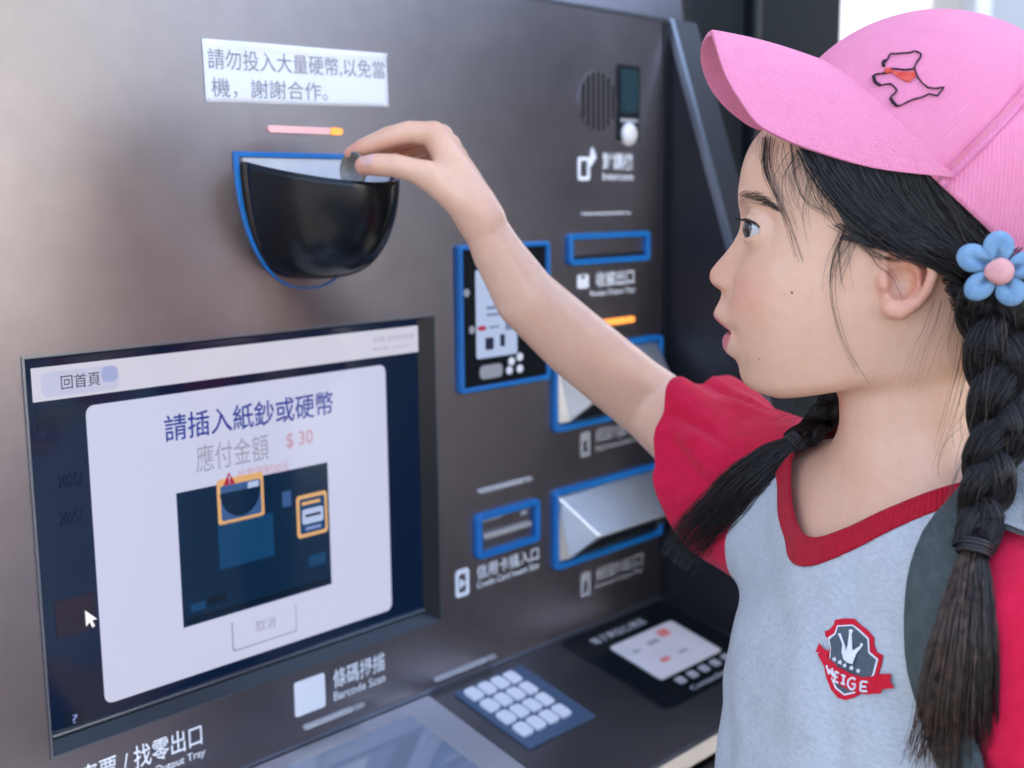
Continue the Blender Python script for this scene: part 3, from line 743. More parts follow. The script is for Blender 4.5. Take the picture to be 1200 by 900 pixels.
def head_fn(A, B, C):
    c = C[0, 0]; fF = PF(c)[None, None, :]; fB = PB(c)[None, None, :]; bk = hb(c)[None, None, :]; w = hw(c)[None, None, :]; a0 = ac(c)[None, None, :]; sg = sig(c)[None, None, :]
    D = (fF-fB)*np.exp(-(np.abs(B)/sg)**2.3)
    D = D-0.0050*gau(B, C, 0.031, 258, 0.014, 0.0085)-0.0025*gau(B, C, 0.017, 268, 0.006, 0.009)       # eye sockets
    D = D+0.0040*gau(B, C, 0.0105, 331, 0.0055, 0.0050)-0.0015*gau(B, C, 0.018, 338, 0.006, 0.006)      # nostril wings
    D = D+0.0035*gau(B, C, 0.036, 335, 0.020, 0.022)                                                 # cheeks
    D = D-0.0022*gau(B, C, 0.023, 386, 0.006, 0.006)                                                 # mouth corners
    D = D+0.0016*gau(B, C, 0.026, 232, 0.018, 0.007)                                                 # brow
    D = D-0.0011*np.exp(-(B/0.0022)**2-((C-cpx(351))/0.0045)**2)                                      # philtrum
    s = np.clip((A-0.005)/0.045, 0, 1); s = s*s*(3-2*s)
    x = A-D*s-a0
    n = 2.35
    X = np.where(x > 0, x/np.maximum(fB-a0, 0.01), -x/np.maximum(a0-bk, 0.01))
    r = (X**n+(np.abs(B)/w)**n)**(1/n)
    d = (r-1)*w*1.05
    d = np.maximum(d, (C-0.119))
    jaw = (-0.0835+0.26*np.clip(0.045-A, 0, 0.2)) - C                                                  # underside of the jaw
    k = 0.010; h = np.maximum(k-np.abs(d-jaw), 0)/k
    return np.maximum(d, jaw)+h*h*k*0.25

G = Grid(axis((-0.24, .006), (-0.115, .0022), (-0.05, .0012), (0.0, .00095), (0.095, .0028), (0.262, .0013), 0.400),
         axis((-0.30, .008), (-0.215, .0035), (-0.14, .0013), (-0.03, .0011), (0.085, .0026), (0.13, .006), 0.24),
         axis((-1.16, .011), (-0.40, .005), (-0.20, .0028), (-0.10, .0011), (0.10, .0022), 0.135))
G.add(head_fn, (-0.12, -0.075, -0.095), (0.096, 0.075, 0.126), 0.004)
# neck, chest and shoulders
G.cone((-0.031, 0.0, -0.045), 0.044, NB+np.array([-0.006, 0.0, -0.005]), 0.044, 0.012)
G.cone(NB+np.array([-0.006, 0, -0.005]), 0.043, TL(0.002, 0, -0.05), 0.060, 0.02)
def torso_fn(A, B, C, off=0.0, front=0.0):
    c = np.broadcast_to(C-NB[2], C.shape)[0, 0]
    x = (A-NB[0])*tf[0]+(B-NB[1])*tf[1]; y = (A-NB[0])*tl[0]+(B-NB[1])*tl[1]
    w = pchip([-0.42, -0.34, -0.24, -0.12, -0.05, 0.0, 0.02], [0.118, 0.112, 0.104, 0.112, 0.105, 0.075, 0.05])(c)[None, None, :]+off
    fr = pchip([-0.42, -0.30, -0.20, -0.12, -0.05, 0.0, 0.02], [0.085, 0.088, 0.084, 0.080, 0.062, 0.038, 0.02])(c)[None, None, :]+off+front*np.clip(-c-0.05, 0, 1)[None, None, :]
    bk = pchip([-0.42, -0.30, -0.20, -0.12, -0.05, 0.0, 0.02], [0.085, 0.066, 0.072, 0.080, 0.075, 0.055, 0.03])(c)[None, None, :]+off
    X = np.where(x > 0, x/fr, -x/bk); n = 2.4
    r = (X**n+(np.abs(y)/w)**n)**(1/n)
    return (r-1)*np.minimum(w, fr)
def cap_up(fn, top):                                          # softly close a loft at a height
    def g(A, B, C):
        d = fn(A, B, C); e = C-top; k = 0.03; h = np.maximum(k-np.abs(d-e), 0)/k; return np.maximum(d, e)+h*h*k*0.25
    return g
G.add(cap_up(torso_fn, NB[2]-0.012), NB+np.array([-0.16, -0.16, -0.42]), NB+np.array([0.16, 0.16, 0.03]), 0.025)
G.chain([(TL(0.0, 0.035, -0.022), 0.036), (SHL, 0.040)], 0.03); G.chain([(TL(0.004, -0.035, -0.018), 0.036), (SHR, 0.040)], 0.03)
# collar bones
G.chain([(TL(0.046, 0.010, -0.030), .004), (TL(0.036, 0.06, -0.020), .005), (TL(0.01, 0.10, -0.022), .005)], 0.012)
G.chain([(TL(0.046, -0.010, -0.030), .004), (TL(0.036, -0.06, -0.016), .005), (TL(0.01, -0.10, -0.010), .005)], 0.012)
# left arm hanging (inside its sleeve), legs and feet
G.chain([(SHL, 0.038), (TL(-0.02, 0.150, -0.22), 0.030), (TL(0.03, 0.158, -0.37), 0.022), (TL(0.05, 0.150, -0.42), 0.019), (TL(0.07, 0.142, -0.49), 0.014)], 0.012)
for s in (-1, 1):
    G.chain([(TL(0.0, s*0.062, -0.42), 0.075), (TL(0.01, s*0.062, -0.66), 0.050), (TL(-0.01, s*0.062, -0.95), 0.030)], 0.02)
    zf = -HO[2]+0.028
    G.chain([((*TL(-0.01, s*0.062, -0.95)[:2], -1.02), 0.030), ((*TL(-0.02, s*0.062, 0)[:2], zf), 0.027), ((*TL(0.10, s*0.070, 0)[:2], zf-0.004), 0.022)], 0.01)
# right arm
def bl(p, q, t): return p+(q-p)*t
arm = [(ELB, 0.0285), (L(738, 454, .918), 0.0275), (L(675, 402, .897), 0.0265), (L(617, 349, .878), 0.0235), (L(584, 297, .866), 0.0186), (L(568, 266, .860), 0.0160), (L(557, 245, .856), 0.0145)]
G.chain([(SHR, 0.040), (bl(SHR, ELB, .55)+np.array([0, 0, -.012]), 0.030)]+arm, 0.012)
# ear
for s in (1, -1):
    def E(px, py, out):                                       # out: how far the point stands off the head, along b
        p = loc(sag(px, py, 0.066)); return np.array([p[0], s*(0.0610+out), p[2]])
    G.ell(E(1062, 322, 0.0025), (0.0150, 0.0042, 0.0215), 0.003)
    G.cone(E(1046, 362, 0.004), 0.0055, E(1056, 350, 0.004), 0.006, 0.004)      # lobe
    hel = [(1040, 322, .003, .0022), (1038, 303, .0055, .0024), (1046, 288, .0085, .0027), (1063, 281, .0105, .0029), (1081, 287, .0115, .0030), (1091, 303, .0118, .0030), (1092, 320, .0112, .0029), (1086, 338, .0098, .0028), (1074, 354, .0080, .0030), (1056, 366, .0065, .0038)]
    G.chain([(E(x, y, o), r) for x, y, o, r in hel], 0.0025)
    ant = [(1050, 296, .0055, .002), (1064, 302, .0065, .0024), (1074, 318, .0068, .0026), (1072, 336, .0062, .0026), (1060, 349, .0058, .0025)]
    G.chain([(E(x, y, o), r) for x, y, o, r in ant], 0.003)
    G.ell(E(1054, 330, 0.0085), (0.0085, 0.0078, 0.0092), 0.002, op='cut')       # concha
    G.ell(E(1052, 308, 0.0095), (0.0060, 0.0050, 0.0055), 0.002, op='cut')
    G.cone(E(1036, 334, 0.0048), 0.0030, E(1036, 328, 0.0048), 0.0030, 0.003)    # tragus
# eyelids round the eyeballs, then the opening
for e in EYES:
    G.ell(e+np.array([0.0004, 0, 0.0]), (0.0127, 0.0137, 0.0127), 0.0045)
    def lid(A, B, C, e=e):
        x, y, z = A-e[0], (B-e[1])*np.sign(e[1]), C-e[2]
        R = np.sqrt(x*x+y*y+z*z)+1e-6
        ph = np.arctan2(y, x); el = np.arcsin(np.clip(z/R, -1, 1))
        t = (ph-0.08)/1.34
        shape = np.sqrt(np.clip(1-t*t, 0, 1))
        up = math.radians(28)*shape**0.9+0.02*t; lo = -math.radians(22)*shape
        g = np.maximum(el-up, lo-el)*0.0125
        return np.maximum(g, (np.abs(t)-0.99)*0.012+0*R)
    G.add(lid, e-0.0175, e+0.0175, 0.0009, 'cut')
# parted lips and nostrils
G.ell(loc(sag(862, 386.5)), (0.0110, 0.0165, 0.0019), 0.0016, op='cut')
for s in (1, -1):
    p = loc(sag(845, 339)); G.ell((p[0], s*0.0058, p[2]-0.0006), (0.0042, 0.0030, 0.0030), 0.002, op='cut')
# ------------------------------------------------------------------ right hand
H = Grid(*G.ax); H.v = G.v                                    # same field
def J(*a): return L(*a)
palm_k = 0.009
idxM, midM, rinM, pinM = J(508, 157, .846), J(517, 160, .861), J(527, 170, .876), J(536, 183, .889)
W0 = J(563, 256, .858)
G.chain([(W0, .0118), (bl(W0, idxM, .5)+0, .0112), (idxM, .0086)], palm_k)
G.chain([(W0, .0118), (bl(W0, midM, .5), .0112), (midM, .0086)], palm_k)
G.chain([(W0, .0112), (bl(W0, rinM, .5), .0106), (rinM, .0080)], palm_k)
G.chain([(W0+np.array([0, -.004, 0]), .0105), (bl(W0, pinM, .5), .0098), (pinM, .0075)], palm_k)
thC = J(538, 236, .846); thM = J(500, 205, .838)
G.chain([(W0, .0112), (thC, .0108), (thM, .0094)], palm_k)
G.chain([(thM, .0095), (J(480, 198, .836), .0082), (J(462, 194, .836), .0082), (J(440, 193, .838), .0078), (J(427, 194, .841), .0068)], 0.003)
G.chain([(idxM, .0086), (J(480, 155, .846), .0080), (J(455, 161, .847), .0076), (J(438, 168, .849), .0068), (J(426, 173, .851), .0064), (J(412, 180, .854), .0053)], 0.0025)
G.chain([(midM, .0084), (J(486, 158, .862), .0076), (J(462, 166, .864), .0074), (J(444, 175, .864), .0066), (J(428, 186, .863), .0058)], 0.0018)
G.chain([(rinM, .0078), (J(498, 168, .878), .0070), (J(478, 176, .879), .0068), (J(466, 190, .876), .0062), (J(472, 200, .868), .0056)], 0.0018)
G.chain([(pinM, .0070), (J(512, 182, .892), .0062), (J(496, 189, .893), .0060), (J(486, 199, .889), .0055), (J(490, 206, .882), .0050)], 0.0018)
def vnoise0(p): return np.sin(p[:, 0]*210+3*np.sin(p[:, 2]*130))*np.sin(p[:, 1]*190+2*np.sin(p[:, 0]*160))*np.sin(p[:, 2]*170+2*np.sin(p[:, 1]*140))
bv, bf = G.mesh()
bv = relax(bv, bf, 2)
# ------------------------------------------------------------------ skin tint (colour of the skin itself): lips, brows, blush
A_, B_, C_ = bv[:, 0], np.abs(bv[:, 1]), bv[:, 2]
facing = np.clip((A_-0.045)/0.01, 0, 1)
def band(y, yy, s): return 1/(1+np.exp(-(C_-cpx(yy))/s))*1/(1+np.exp((C_-cpx(y))/s))
lipw = np.clip((0.0185-B_)/0.003, 0, 1)
cup_ = 0.35*np.clip(B_/0.0185, 0, 1)
up_l = band(362.5+20*np.clip(B_/0.0185, 0, 1)**1.4, 385, .0006); lo_l = band(386, 413-22*np.clip(B_/0.018, 0, 1)**2, .0006)
lips = np.clip(up_l+lo_l, 0, 1)*lipw*np.clip((A_-0.05)/0.006, 0, 1)
blush = np.exp(-((B_-0.036)/0.02)**2-((C_-cpx(345))/0.022)**2)*facing
armred = 0
for (x_, y_, z_, rr_, w_) in ((414, 178, .853, .012, 1.0), (430, 193, .841, .013, .9), (455, 158, .847, .010, .35), (508, 150, .846, .012, .35), (470, 180, .866, .016, 1.0), (462, 193, .836, .009, .35), (560, 265, .858, .02, .3)):
    d_ = np.linalg.norm(bv-L(x_, y_, z_), axis=1); armred = np.maximum(armred, w_*np.exp(-(d_/rr_)**2))
earred = np.exp(-((B_-0.069)/0.007)**2-((A_+0.03)/0.025)**2-((C_+0.01)/0.028)**2)
nosered = np.exp(-(B_/0.012)**2-((C_-cpx(324))/0.010)**2)*(A_ > .06)
red = np.clip(0.42*blush+0.8*earred+0.9*armred+0.45*nosered+0.10*vnoise0(bv), 0, 1)
me = fast_mesh('body', wor(bv), bf)
for nm, arr in (('lips', lips), ('red', red)):
    at_ = me.attributes.new(nm, 'FLOAT', 'POINT'); at_.data.foreach_set('value', arr.astype(np.float32))

def skin():
    m, nt, b = nmat('skin')
    tc = nt.nodes.new('ShaderNodeTexCoord')
    def mix(fac, c1, c2):
        x = nt.nodes.new('ShaderNodeMix'); x.data_type = 'RGBA'
        nt.links.new(fac, x.inputs['Factor'])
        for i, c in ((6, c1), (7, c2)):
            if isinstance(c, tuple): x.inputs[i].default_value = (*c, 1)
            else: nt.links.new(c, x.inputs[i])
        return x.outputs[2]
    n = nt.nodes.new('ShaderNodeTexNoise'); n.inputs['Scale'].default_value = 35; n.inputs['Detail'].default_value = 4
    nt.links.new(tc.outputs['Object'], n.inputs['Vector'])
    c = mix(n.outputs['Fac'], (0.70, 0.405, 0.262), (0.79, 0.495, 0.335))
    n3 = nt.nodes.new('ShaderNodeTexNoise'); n3.inputs['Scale'].default_value = 210; n3.inputs['Detail'].default_value = 6; n3.inputs['Roughness'].default_value = 0.7
    nt.links.new(tc.outputs['Object'], n3.inputs['Vector'])
    mr = nt.nodes.new('ShaderNodeMapRange'); mr.inputs[1].default_value = 0.48; mr.inputs[2].default_value = 0.78; mr.inputs[3].default_value = 0.0; mr.inputs[4].default_value = 0.45
    nt.links.new(n3.outputs['Fac'], mr.inputs[0]); c = mix(mr.outputs[0], c, (0.66, 0.33, 0.22))
    ar = nt.nodes.new('ShaderNodeAttribute'); ar.attribute_name = 'red'
    c = mix(ar.outputs['Fac'], c, (0.66, 0.245, 0.155))
    al = nt.nodes.new('ShaderNodeAttribute'); al.attribute_name = 'lips'
    c = mix(al.outputs['Fac'], c, (0.62, 0.16, 0.185))
    nt.links.new(c, b.inputs['Base Color'])
    setin(b, Roughness=0.38)
    b.inputs['Subsurface Weight'].default_value = 0.15; b.inputs['Subsurface Radius'].default_value = (0.006, 0.0022, 0.0012); b.inputs['Subsurface Scale'].default_value = 1.0
    n2 = nt.nodes.new('ShaderNodeTexNoise'); n2.inputs['Scale'].default_value = 700; n2.inputs['Detail'].default_value = 5
    nt.links.new(tc.outputs['Object'], n2.inputs['Vector'])
    bp = nt.nodes.new('ShaderNodeBump'); bp.inputs['Strength'].default_value = 0.22; bp.inputs['Distance'].default_value = 0.0006
    nt.links.new(n2.outputs['Fac'], bp.inputs['Height']); nt.links.new(bp.outputs[0], b.inputs['Normal'])
skin()
GIRL = empty('person', (float(HO[0]), float(HO[1]), 0.0))
tag(GIRL, 'girl in a pink cap and grey T-shirt with red sleeves, reaching for the coin cup', 'person')
def GK(o): return keep(o, GIRL)
BODY = GK(link('body', me, 'skin'))
BODY['label'] = 'bare face, neck, outstretched arm and hand of the girl'
bvh_body = BVHTree.FromPolygons([tuple(p) for p in wor(bv)], [tuple(map(int, q)) for q in bf])

# ------------------------------------------------------------------ numeric helpers
def vnoise(p, seed=0):
    p = np.asarray(p, float); i = np.floor(p).astype(np.int64); f = p-i; f = f*f*(3-2*f); out = 0
    for dx in (0, 1):
        for dy in (0, 1):
            for dz in (0, 1):
                h = ((i[:, 0]+dx)*374761393+(i[:, 1]+dy)*668265263+(i[:, 2]+dz)*2147483647+seed*1274126177) & 0xffffffff
                h = ((h ^ (h >> 13))*1274126177) & 0xffffffff; h = (h ^ (h >> 16)) & 0xffff
                w = (f[:, 0] if dx else 1-f[:, 0])*(f[:, 1] if dy else 1-f[:, 1])*(f[:, 2] if dz else 1-f[:, 2])
                out = out+w*(h/32767.5-1)
    return out
def tubes(P, R, sides=3):
    """P (S, M, 3) strand points, R (S, M) radii -> verts, quads"""
    P = np.asarray(P, float); R = np.asarray(R, float); S_, M_ = P.shape[:2]
    T = np.gradient(P, axis=1); T /= np.maximum(np.linalg.norm(T, axis=2, keepdims=True), 1e-9)
    ref = np.where(np.abs(T[..., 2:3]) > 0.9, np.array([1.0, 0, 0]), np.array([0, 0, 1.0]))
    ref = np.broadcast_to(ref[:, M_//2:M_//2+1], T.shape)
    N = np.cross(T, ref); N /= np.maximum(np.linalg.norm(N, axis=2, keepdims=True), 1e-9); B = np.cross(T, N)
    V = np.stack([P+R[..., None]*(math.cos(math.tau*k/sides)*N+math.sin(math.tau*k/sides)*B) for k in range(sides)], 2)
    V = V.reshape(-1, 3)
    s, m, k = np.meshgrid(np.arange(S_), np.arange(M_-1), np.arange(sides), indexing='ij')
    i = lambda m_, k_: (s*M_+m_)*sides+(k_ % sides)
    F = np.stack([i(m, k), i(m, k+1), i(m+1, k+1), i(m+1, k)], -1).reshape(-1, 4)
    return V, F
def resample(pts, n):
    pts = np.asarray(pts, float); d = np.r_[0, np.cumsum(np.linalg.norm(np.diff(pts, axis=0), axis=1))]
    t = np.linspace(0, d[-1], n)
    return np.stack([pchip(d, pts[:, q])(t) for q in range(pts.shape[1])], 1)
def tube_obj(name, pts_list, r, m, sides=6, n=24, taper=None):
    P = np.stack([resample(p, n) for p in pts_list]); R = np.full(P.shape[:2], r)
    if taper is not None: R = R*np.asarray(taper(np.linspace(0, 1, n)))[None, :]
    V, F = tubes(P, R, sides); return link(name, fast_mesh(name, V, F), m)
def cast(bvh, px, py):
    h = bvh.ray_cast(Vector(CAM), Vector(ray(px, py)).normalized())
    return (np.array(h[0]), np.array(h[1])) if h[0] is not None else (None, None)
def join(parts):
    V = []; F = []; o = 0
    for v, f in parts: V.append(v); F.append(np.asarray(f)+o); o += len(v)
    return np.concatenate(V), np.concatenate(F)

# ------------------------------------------------------------------ cloth materials
def cloth(name, c1, c2, heather=False, rib=None, weave=900, rough=0.85, bump=0.35):
    m, nt, b = nmat(name)
    tc = nt.nodes.new('ShaderNodeTexCoord'); mp = nt.nodes.new('ShaderNodeMapping'); nt.links.new(tc.outputs['Object'], mp.inputs[0])
    n = nt.nodes.new('ShaderNodeTexNoise'); n.inputs['Detail'].default_value = 6; n.inputs['Roughness'].default_value = 0.7
    if heather: mp.inputs['Scale'].default_value = (240, 240, 560); mp.inputs['Rotation'].default_value = (0.35, 0.25, 0.4); n.inputs['Scale'].default_value = 1.0
    else: n.inputs['Scale'].default_value = 120
    nt.links.new(mp.outputs[0], n.inputs['Vector'])
    cr = nt.nodes.new('ShaderNodeValToRGB'); cr.color_ramp.elements[0].position = 0.32; cr.color_ramp.elements[1].position = 0.68
    cr.color_ramp.elements[0].color = (*c1, 1); cr.color_ramp.elements[1].color = (*c2, 1)
    nt.links.new(n.outputs['Fac'], cr.inputs[0]); nt.links.new(cr.outputs[0], b.inputs['Base Color'])
    setin(b, Roughness=rough); b.inputs['Specular IOR Level'].default_value = 0.2
    b.inputs['Sheen Weight'].default_value = 0.08; b.inputs['Sheen Roughness'].default_value = 0.5
    if rib:
        a = nt.nodes.new('ShaderNodeAttribute'); a.attribute_name = 'rib'
        ml = nt.nodes.new('ShaderNodeMath'); ml.operation = 'MULTIPLY'; ml.inputs[1].default_value = math.tau/rib; nt.links.new(a.outputs['Fac'], ml.inputs[0])
        h = nt.nodes.new('ShaderNodeMath'); h.operation = 'SINE'; nt.links.new(ml.outputs[0], h.inputs[0]); hs = h.outputs[0]; dist = 0.0006
    else:
        w = nt.nodes.new('ShaderNodeTexNoise'); w.inputs['Scale'].default_value = weave; w.inputs['Detail'].default_value = 2; nt.links.new(tc.outputs['Object'], w.inputs['Vector']); hs = w.outputs['Fac']; dist = 0.0008
    bp = nt.nodes.new('ShaderNodeBump'); bp.inputs['Strength'].default_value = bump; bp.inputs['Distance'].default_value = dist
    nt.links.new(hs, bp.inputs['Height']); nt.links.new(bp.outputs[0], b.inputs['Normal'])
    return m
cloth('shirt_grey', (0.39, 0.425, 0.45), (0.51, 0.54, 0.555), heather=True)
cloth('shirt_red', (0.52, 0.005, 0.036), (0.62, 0.008, 0.052))
cloth('collar_red', (0.36, 0.003, 0.016), (0.45, 0.004, 0.024), rib=0.0022, bump=0.5)
cloth('cap_pink', (0.78, 0.24, 0.38), (0.81, 0.265, 0.41), rib=0.0019, bump=0.32)
cloth('brim_pink', (0.79, 0.25, 0.39), (0.82, 0.275, 0.42), weave=650, bump=1.0)
cloth('stitch_pink', (0.62, 0.16, 0.29), (0.70, 0.20, 0.34), weave=1500)
cloth('strap_green', (0.055, 0.075, 0.075), (0.10, 0.125, 0.125), rib=0.0016, bump=0.8)
cloth('strap_pale', (0.30, 0.32, 0.32), (0.40, 0.42, 0.42), rib=0.0016, bump=0.8)
cloth('pack_green', (0.05, 0.065, 0.065), (0.09, 0.11, 0.11), weave=700)
cloth('felt_blue', (0.14, 0.27, 0.42), (0.22, 0.36, 0.51), weave=500, bump=0.6)
cloth('felt_pink', (0.62, 0.29, 0.28), (0.72, 0.38, 0.36), weave=500, bump=0.6)
cloth('trouser_navy', (0.015, 0.02, 0.04), (0.03, 0.035, 0.06))
cloth('badge_grey', (0.07, 0.095, 0.11), (0.10, 0.125, 0.145), weave=1500)
cloth('badge_red', (0.55, 0.008, 0.025), (0.65, 0.014, 0.04), weave=1500)
cloth('thread_white', (0.72, 0.72, 0.74), (0.82, 0.82, 0.84), weave=1500)
cloth('thread_dark', (0.015, 0.008, 0.015), (0.035, 0.02, 0.03), weave=2000)
cloth('thread_red', (0.60, 0.02, 0.03), (0.75, 0.16, 0.10), weave=2500)
mat('eye_white', (0.50, 0.48, 0.47), 0.12, coat=1.0, coat_rough=0.02)
mat('eye_iris', (0.014, 0.008, 0.005), 0.15, coat=1.0, coat_rough=0.02, noise=(900, 0.4))
mat('eye_pupil', (0.003, 0.003, 0.003), 0.1, coat=1.0, coat_rough=0.02)
mat('tooth', (0.80, 0.77, 0.70), 0.2)
mat('mouth_dark', (0.20, 0.03, 0.03), 0.4)
mat('mole', (0.10, 0.045, 0.03), 0.5)
mat('nail', (0.72, 0.42, 0.36), 0.25, coat=0.4)
mat('coin_metal', (0.34, 0.32, 0.28), 0.30, 1.0, noise=(300, 0.15), bump=(500, 0.4, 0.0004))

# ------------------------------------------------------------------ eyes, teeth
COIN_C = np.array(at(414, 199, .850))
for e in EYES:
    gz = loc(COIN_C)-e; gz = gz/np.linalg.norm(gz)+np.array([0, 0.80*np.sign(e[1]), -0.03]); gz /= np.linalg.norm(gz)
    ux = np.cross([0, 0, 1.0], gz); ux /= np.linalg.norm(ux); uy = np.cross(gz, ux)
    V = []; Fq = []; mi = []; N_ = 40; angs = np.r_[0.02, np.linspace(4, 10, 4), np.linspace(12.5, 30, 7), np.linspace(33, 176, 24)]*math.pi/180
    for a in angs:
        rad = 0.0116+(0.0011*max(0, math.cos(min(a/0.62, 1)*math.pi/2)) if a < 0.62 else 0)
        for k in range(N_):
            p = k*math.tau/N_; V.append(e+rad*(math.cos(a)*gz+math.sin(a)*(math.cos(p)*ux+math.sin(p)*uy)))
    for j in range(len(angs)-1):
        for k in range(N_):
            Fq.append((j*N_+k, j*N_+(k+1) % N_, (j+1)*N_+(k+1) % N_, (j+1)*N_+k)); mi.append(2 if angs[j+1] < 0.2 else 1 if angs[j+1] < 0.53 else 0)
    me = fast_mesh('eye', wor(np.array(V)), np.array(Fq)[:, ::-1]); 
    o = GK(link('eye', me, ['eye_white', 'eye_iris', 'eye_pupil'])); me.polygons.foreach_set('material_index', np.array(mi, np.int32))
    # lashes along the upper lid
    s = np.sign(e[1]); lines = []
    for q in np.linspace(-0.98, 0.98, 46):
        ph = q*1.34+0.08; sh_ = math.sqrt(max(0, 1-q*q)); el = math.radians(28)*sh_**0.9+0.02*q
        d0 = np.array([math.cos(el)*math.cos(ph), s*math.cos(el)*math.sin(ph), math.sin(el)])
        out = np.array([0.95*math.cos(ph)+0.12, s*(math.sin(ph)*0.95+0.25*max(q, -.3)), 0.0])
        p0 = e+d0*0.0130; ln = 0.0058*random.uniform(.7, 1.1)*(0.65+0.35*sh_)
        lines.append([p0, p0+out*ln*.5+np.array([0, 0, -ln*.10]), p0+out*ln*.95+np.array([0, 0, ln*.22])])
    rim = []
    for q in np.linspace(-0.985, 0.985, 30):
        ph = q*1.34+0.08; sh_ = math.sqrt(max(0, 1-q*q)); el = math.radians(28)*sh_**0.9+0.02*q
        rim.append(e+np.array([math.cos(el)*math.cos(ph), s*math.cos(el)*math.sin(ph), math.sin(el)])*0.01285)
    P = wor(np.stack([resample(l, 7) for l in lines])); R = np.full(P.shape[:2], 1)*np.linspace(.00028, .00006, 7)[None]
    v1 = tubes(P, R, 4); P = wor(np.array(rim))[None]; v2 = tubes(P, np.full((1, 30), .00060), 5)
    MATS.get('hair') or mat('hair', (0.010, 0.008, 0.008), 0.38, spec=0.5)
    V, Fq = join([v1, v2]); GK(link('eyelashes', fast_mesh('eyelashes', V, Fq), 'hair'))
tv = []
for k, x in enumerate(np.linspace(-0.011, 0.011, 6)):
    p = loc(sag(858.5, 381)); tv.append(((p[0]-0.25*abs(x)-.0022, x, p[2]-.0028), (.0016, .0021, .0042)))
Gt = Grid(np.arange(0.05, 0.09, .0006), np.arange(-.02, .02, .0006), np.arange(-.06, -.025, .0006))
for c, r in tv: Gt.ell(c, r, .0004)
v, f = Gt.mesh(); GK(link('teeth', fast_mesh('teeth', wor(v), f), 'tooth'))
# thumb nail and index nail, following the fingertips
def nail(px, py, z, dirpx, w, l):
    p, nrm = cast(bvh_body, px, py)
    if p is None: return
    t = at(px+dirpx[0], py+dirpx[1], z)-at(px, py, z); t /= np.linalg.norm(t); sd_ = np.cross(nrm, t); sd_ /= np.linalg.norm(sd_)
    V = []; Fq = []
    for i in range(7):
        for j in range(7):
            u, vv = (i/6-.5)*2, (j/6-.5)*2
            k = 1-0.25*abs(vv)**3
            q = p+t*l*vv*(1-.12*u*u)+sd_*w*u*k
            h = bvh_body.find_nearest(Vector(q)); V.append(np.array(h[0])+np.array(h[1])*.00035)
    for i in range(6):
        for j in range(6): Fq.append((i*7+j, i*7+j+1, i*7+j+8, i*7+j+7))
    GK(link('nail', fast_mesh('nail', np.array(V), np.array(Fq)), 'nail'))
nail(430, 187, .84, (-10, 1), .0042, .0052)

# ------------------------------------------------------------------ T-shirt
GS = Grid(axis((-0.20, .0026), 0.235), axis((-0.25, .0026), 0.215), axis((-0.50, .0032), (-0.36, .0026), -0.085))
SHIRT_OFF = 0.007
GS.add(cap_up(lambda A, B, C: torso_fn(A, B, C, SHIRT_OFF, 0.06), NB[2]-0.004), NB+np.array([-0.2, -0.2, -0.37]), NB+np.array([0.2, 0.2, 0.04]), 0.02)
GS.cone(NB+np.array([-0.006, 0, 0.03]), 0.048, TL(0.002, 0, -0.05), 0.066, 0.02)
GS.chain([(TL(0.0, 0.035, -0.020), 0.043), (SHL, 0.050)], 0.03); GS.chain([(TL(0.004, -0.035, -0.016), 0.043), (SHR, 0.048)], 0.03)
_tc = loc(CAM)-ELB; _tc /= np.linalg.norm(_tc)
HEMR = bl(ELB, SHR, .42)+np.array([0, 0, -.013])+_tc*.006; MIDR = bl(ELB, SHR, .68)+np.array([0, 0, -.016])+_tc*.006
GS.chain([(TL(0.0, -0.08, -0.055), 0.060), (MIDR, 0.057), (HEMR, 0.053), (HEMR+(HEMR-MIDR)*.9, .052)], 0.022)
HEML = TL(-0.02, 0.158, -0.205)
GS.chain([(SHL+np.array([0, 0, -.01]), 0.056), (HEML, 0.060), (HEML+(HEML-SHL)*.3, .062)], 0.02)
sv_, sf_ = GS.mesh(); st_ = tris(sf_); sv_ = relax(sv_, st_, 3)
# folds
nrm = vnormals(sv_, st_)
rel = sv_-NB; up_ = rel[:, 2]; fw_ = rel@tf; lf_ = rel@tl
axr = (HEMR-SHR)/np.linalg.norm(HEMR-SHR)
tR = (sv_-SHR)@axr; inR = np.clip((tR-0.015)/0.05, 0, 1)*(lf_ < -0.05)
q = sv_-SHR-np.outer(tR, axr); angR = np.arctan2(q[:, 2], q@np.cross(axr, [0, 0, 1]))
fold = inR*0.0060*(np.sin(angR*5+tR*26+1.2*vnoise(sv_*18, 2))*0.6+vnoise(np.stack([angR*2.6, tR*10, 0*tR], 1), 4))
fold += 0.0048*vnoise(np.stack([lf_*26+up_*7, fw_*22, up_*5], 1), 6)*np.clip((-up_-.05)/.1, 0, 1)*(1-inR)
fold += 0.0018*vnoise(sv_*48, 8)*(1-0.3*inR)
rdg = np.abs(vnoise(np.stack([lf_*21+up_*3.5+2, fw_*14, up_*3.2], 1), 12)); fold += 0.0075*(np.minimum(rdg, .35)-.25)*np.clip((-up_-.07)/.08, 0, 1)*(1-inR)
rdr = np.abs(vnoise(np.stack([angR*2.1+tR*9, tR*7, 0*tR], 1), 15)); fold += inR*0.0120*(np.minimum(rdr, .4)-.28)
dl = np.abs((lf_-0.075)+0.30*(up_+0.16)); fold += -0.004*np.exp(-(dl/0.010)**2)*np.clip((-up_-.07)/.05, 0, 1)*(fw_ > 0)   # pulled in beside the strap
sv_ = sv_+nrm*fold[:, None]
rel = sv_-NB; up_ = rel[:, 2]; fw_ = rel@tf; lf_ = rel@tl
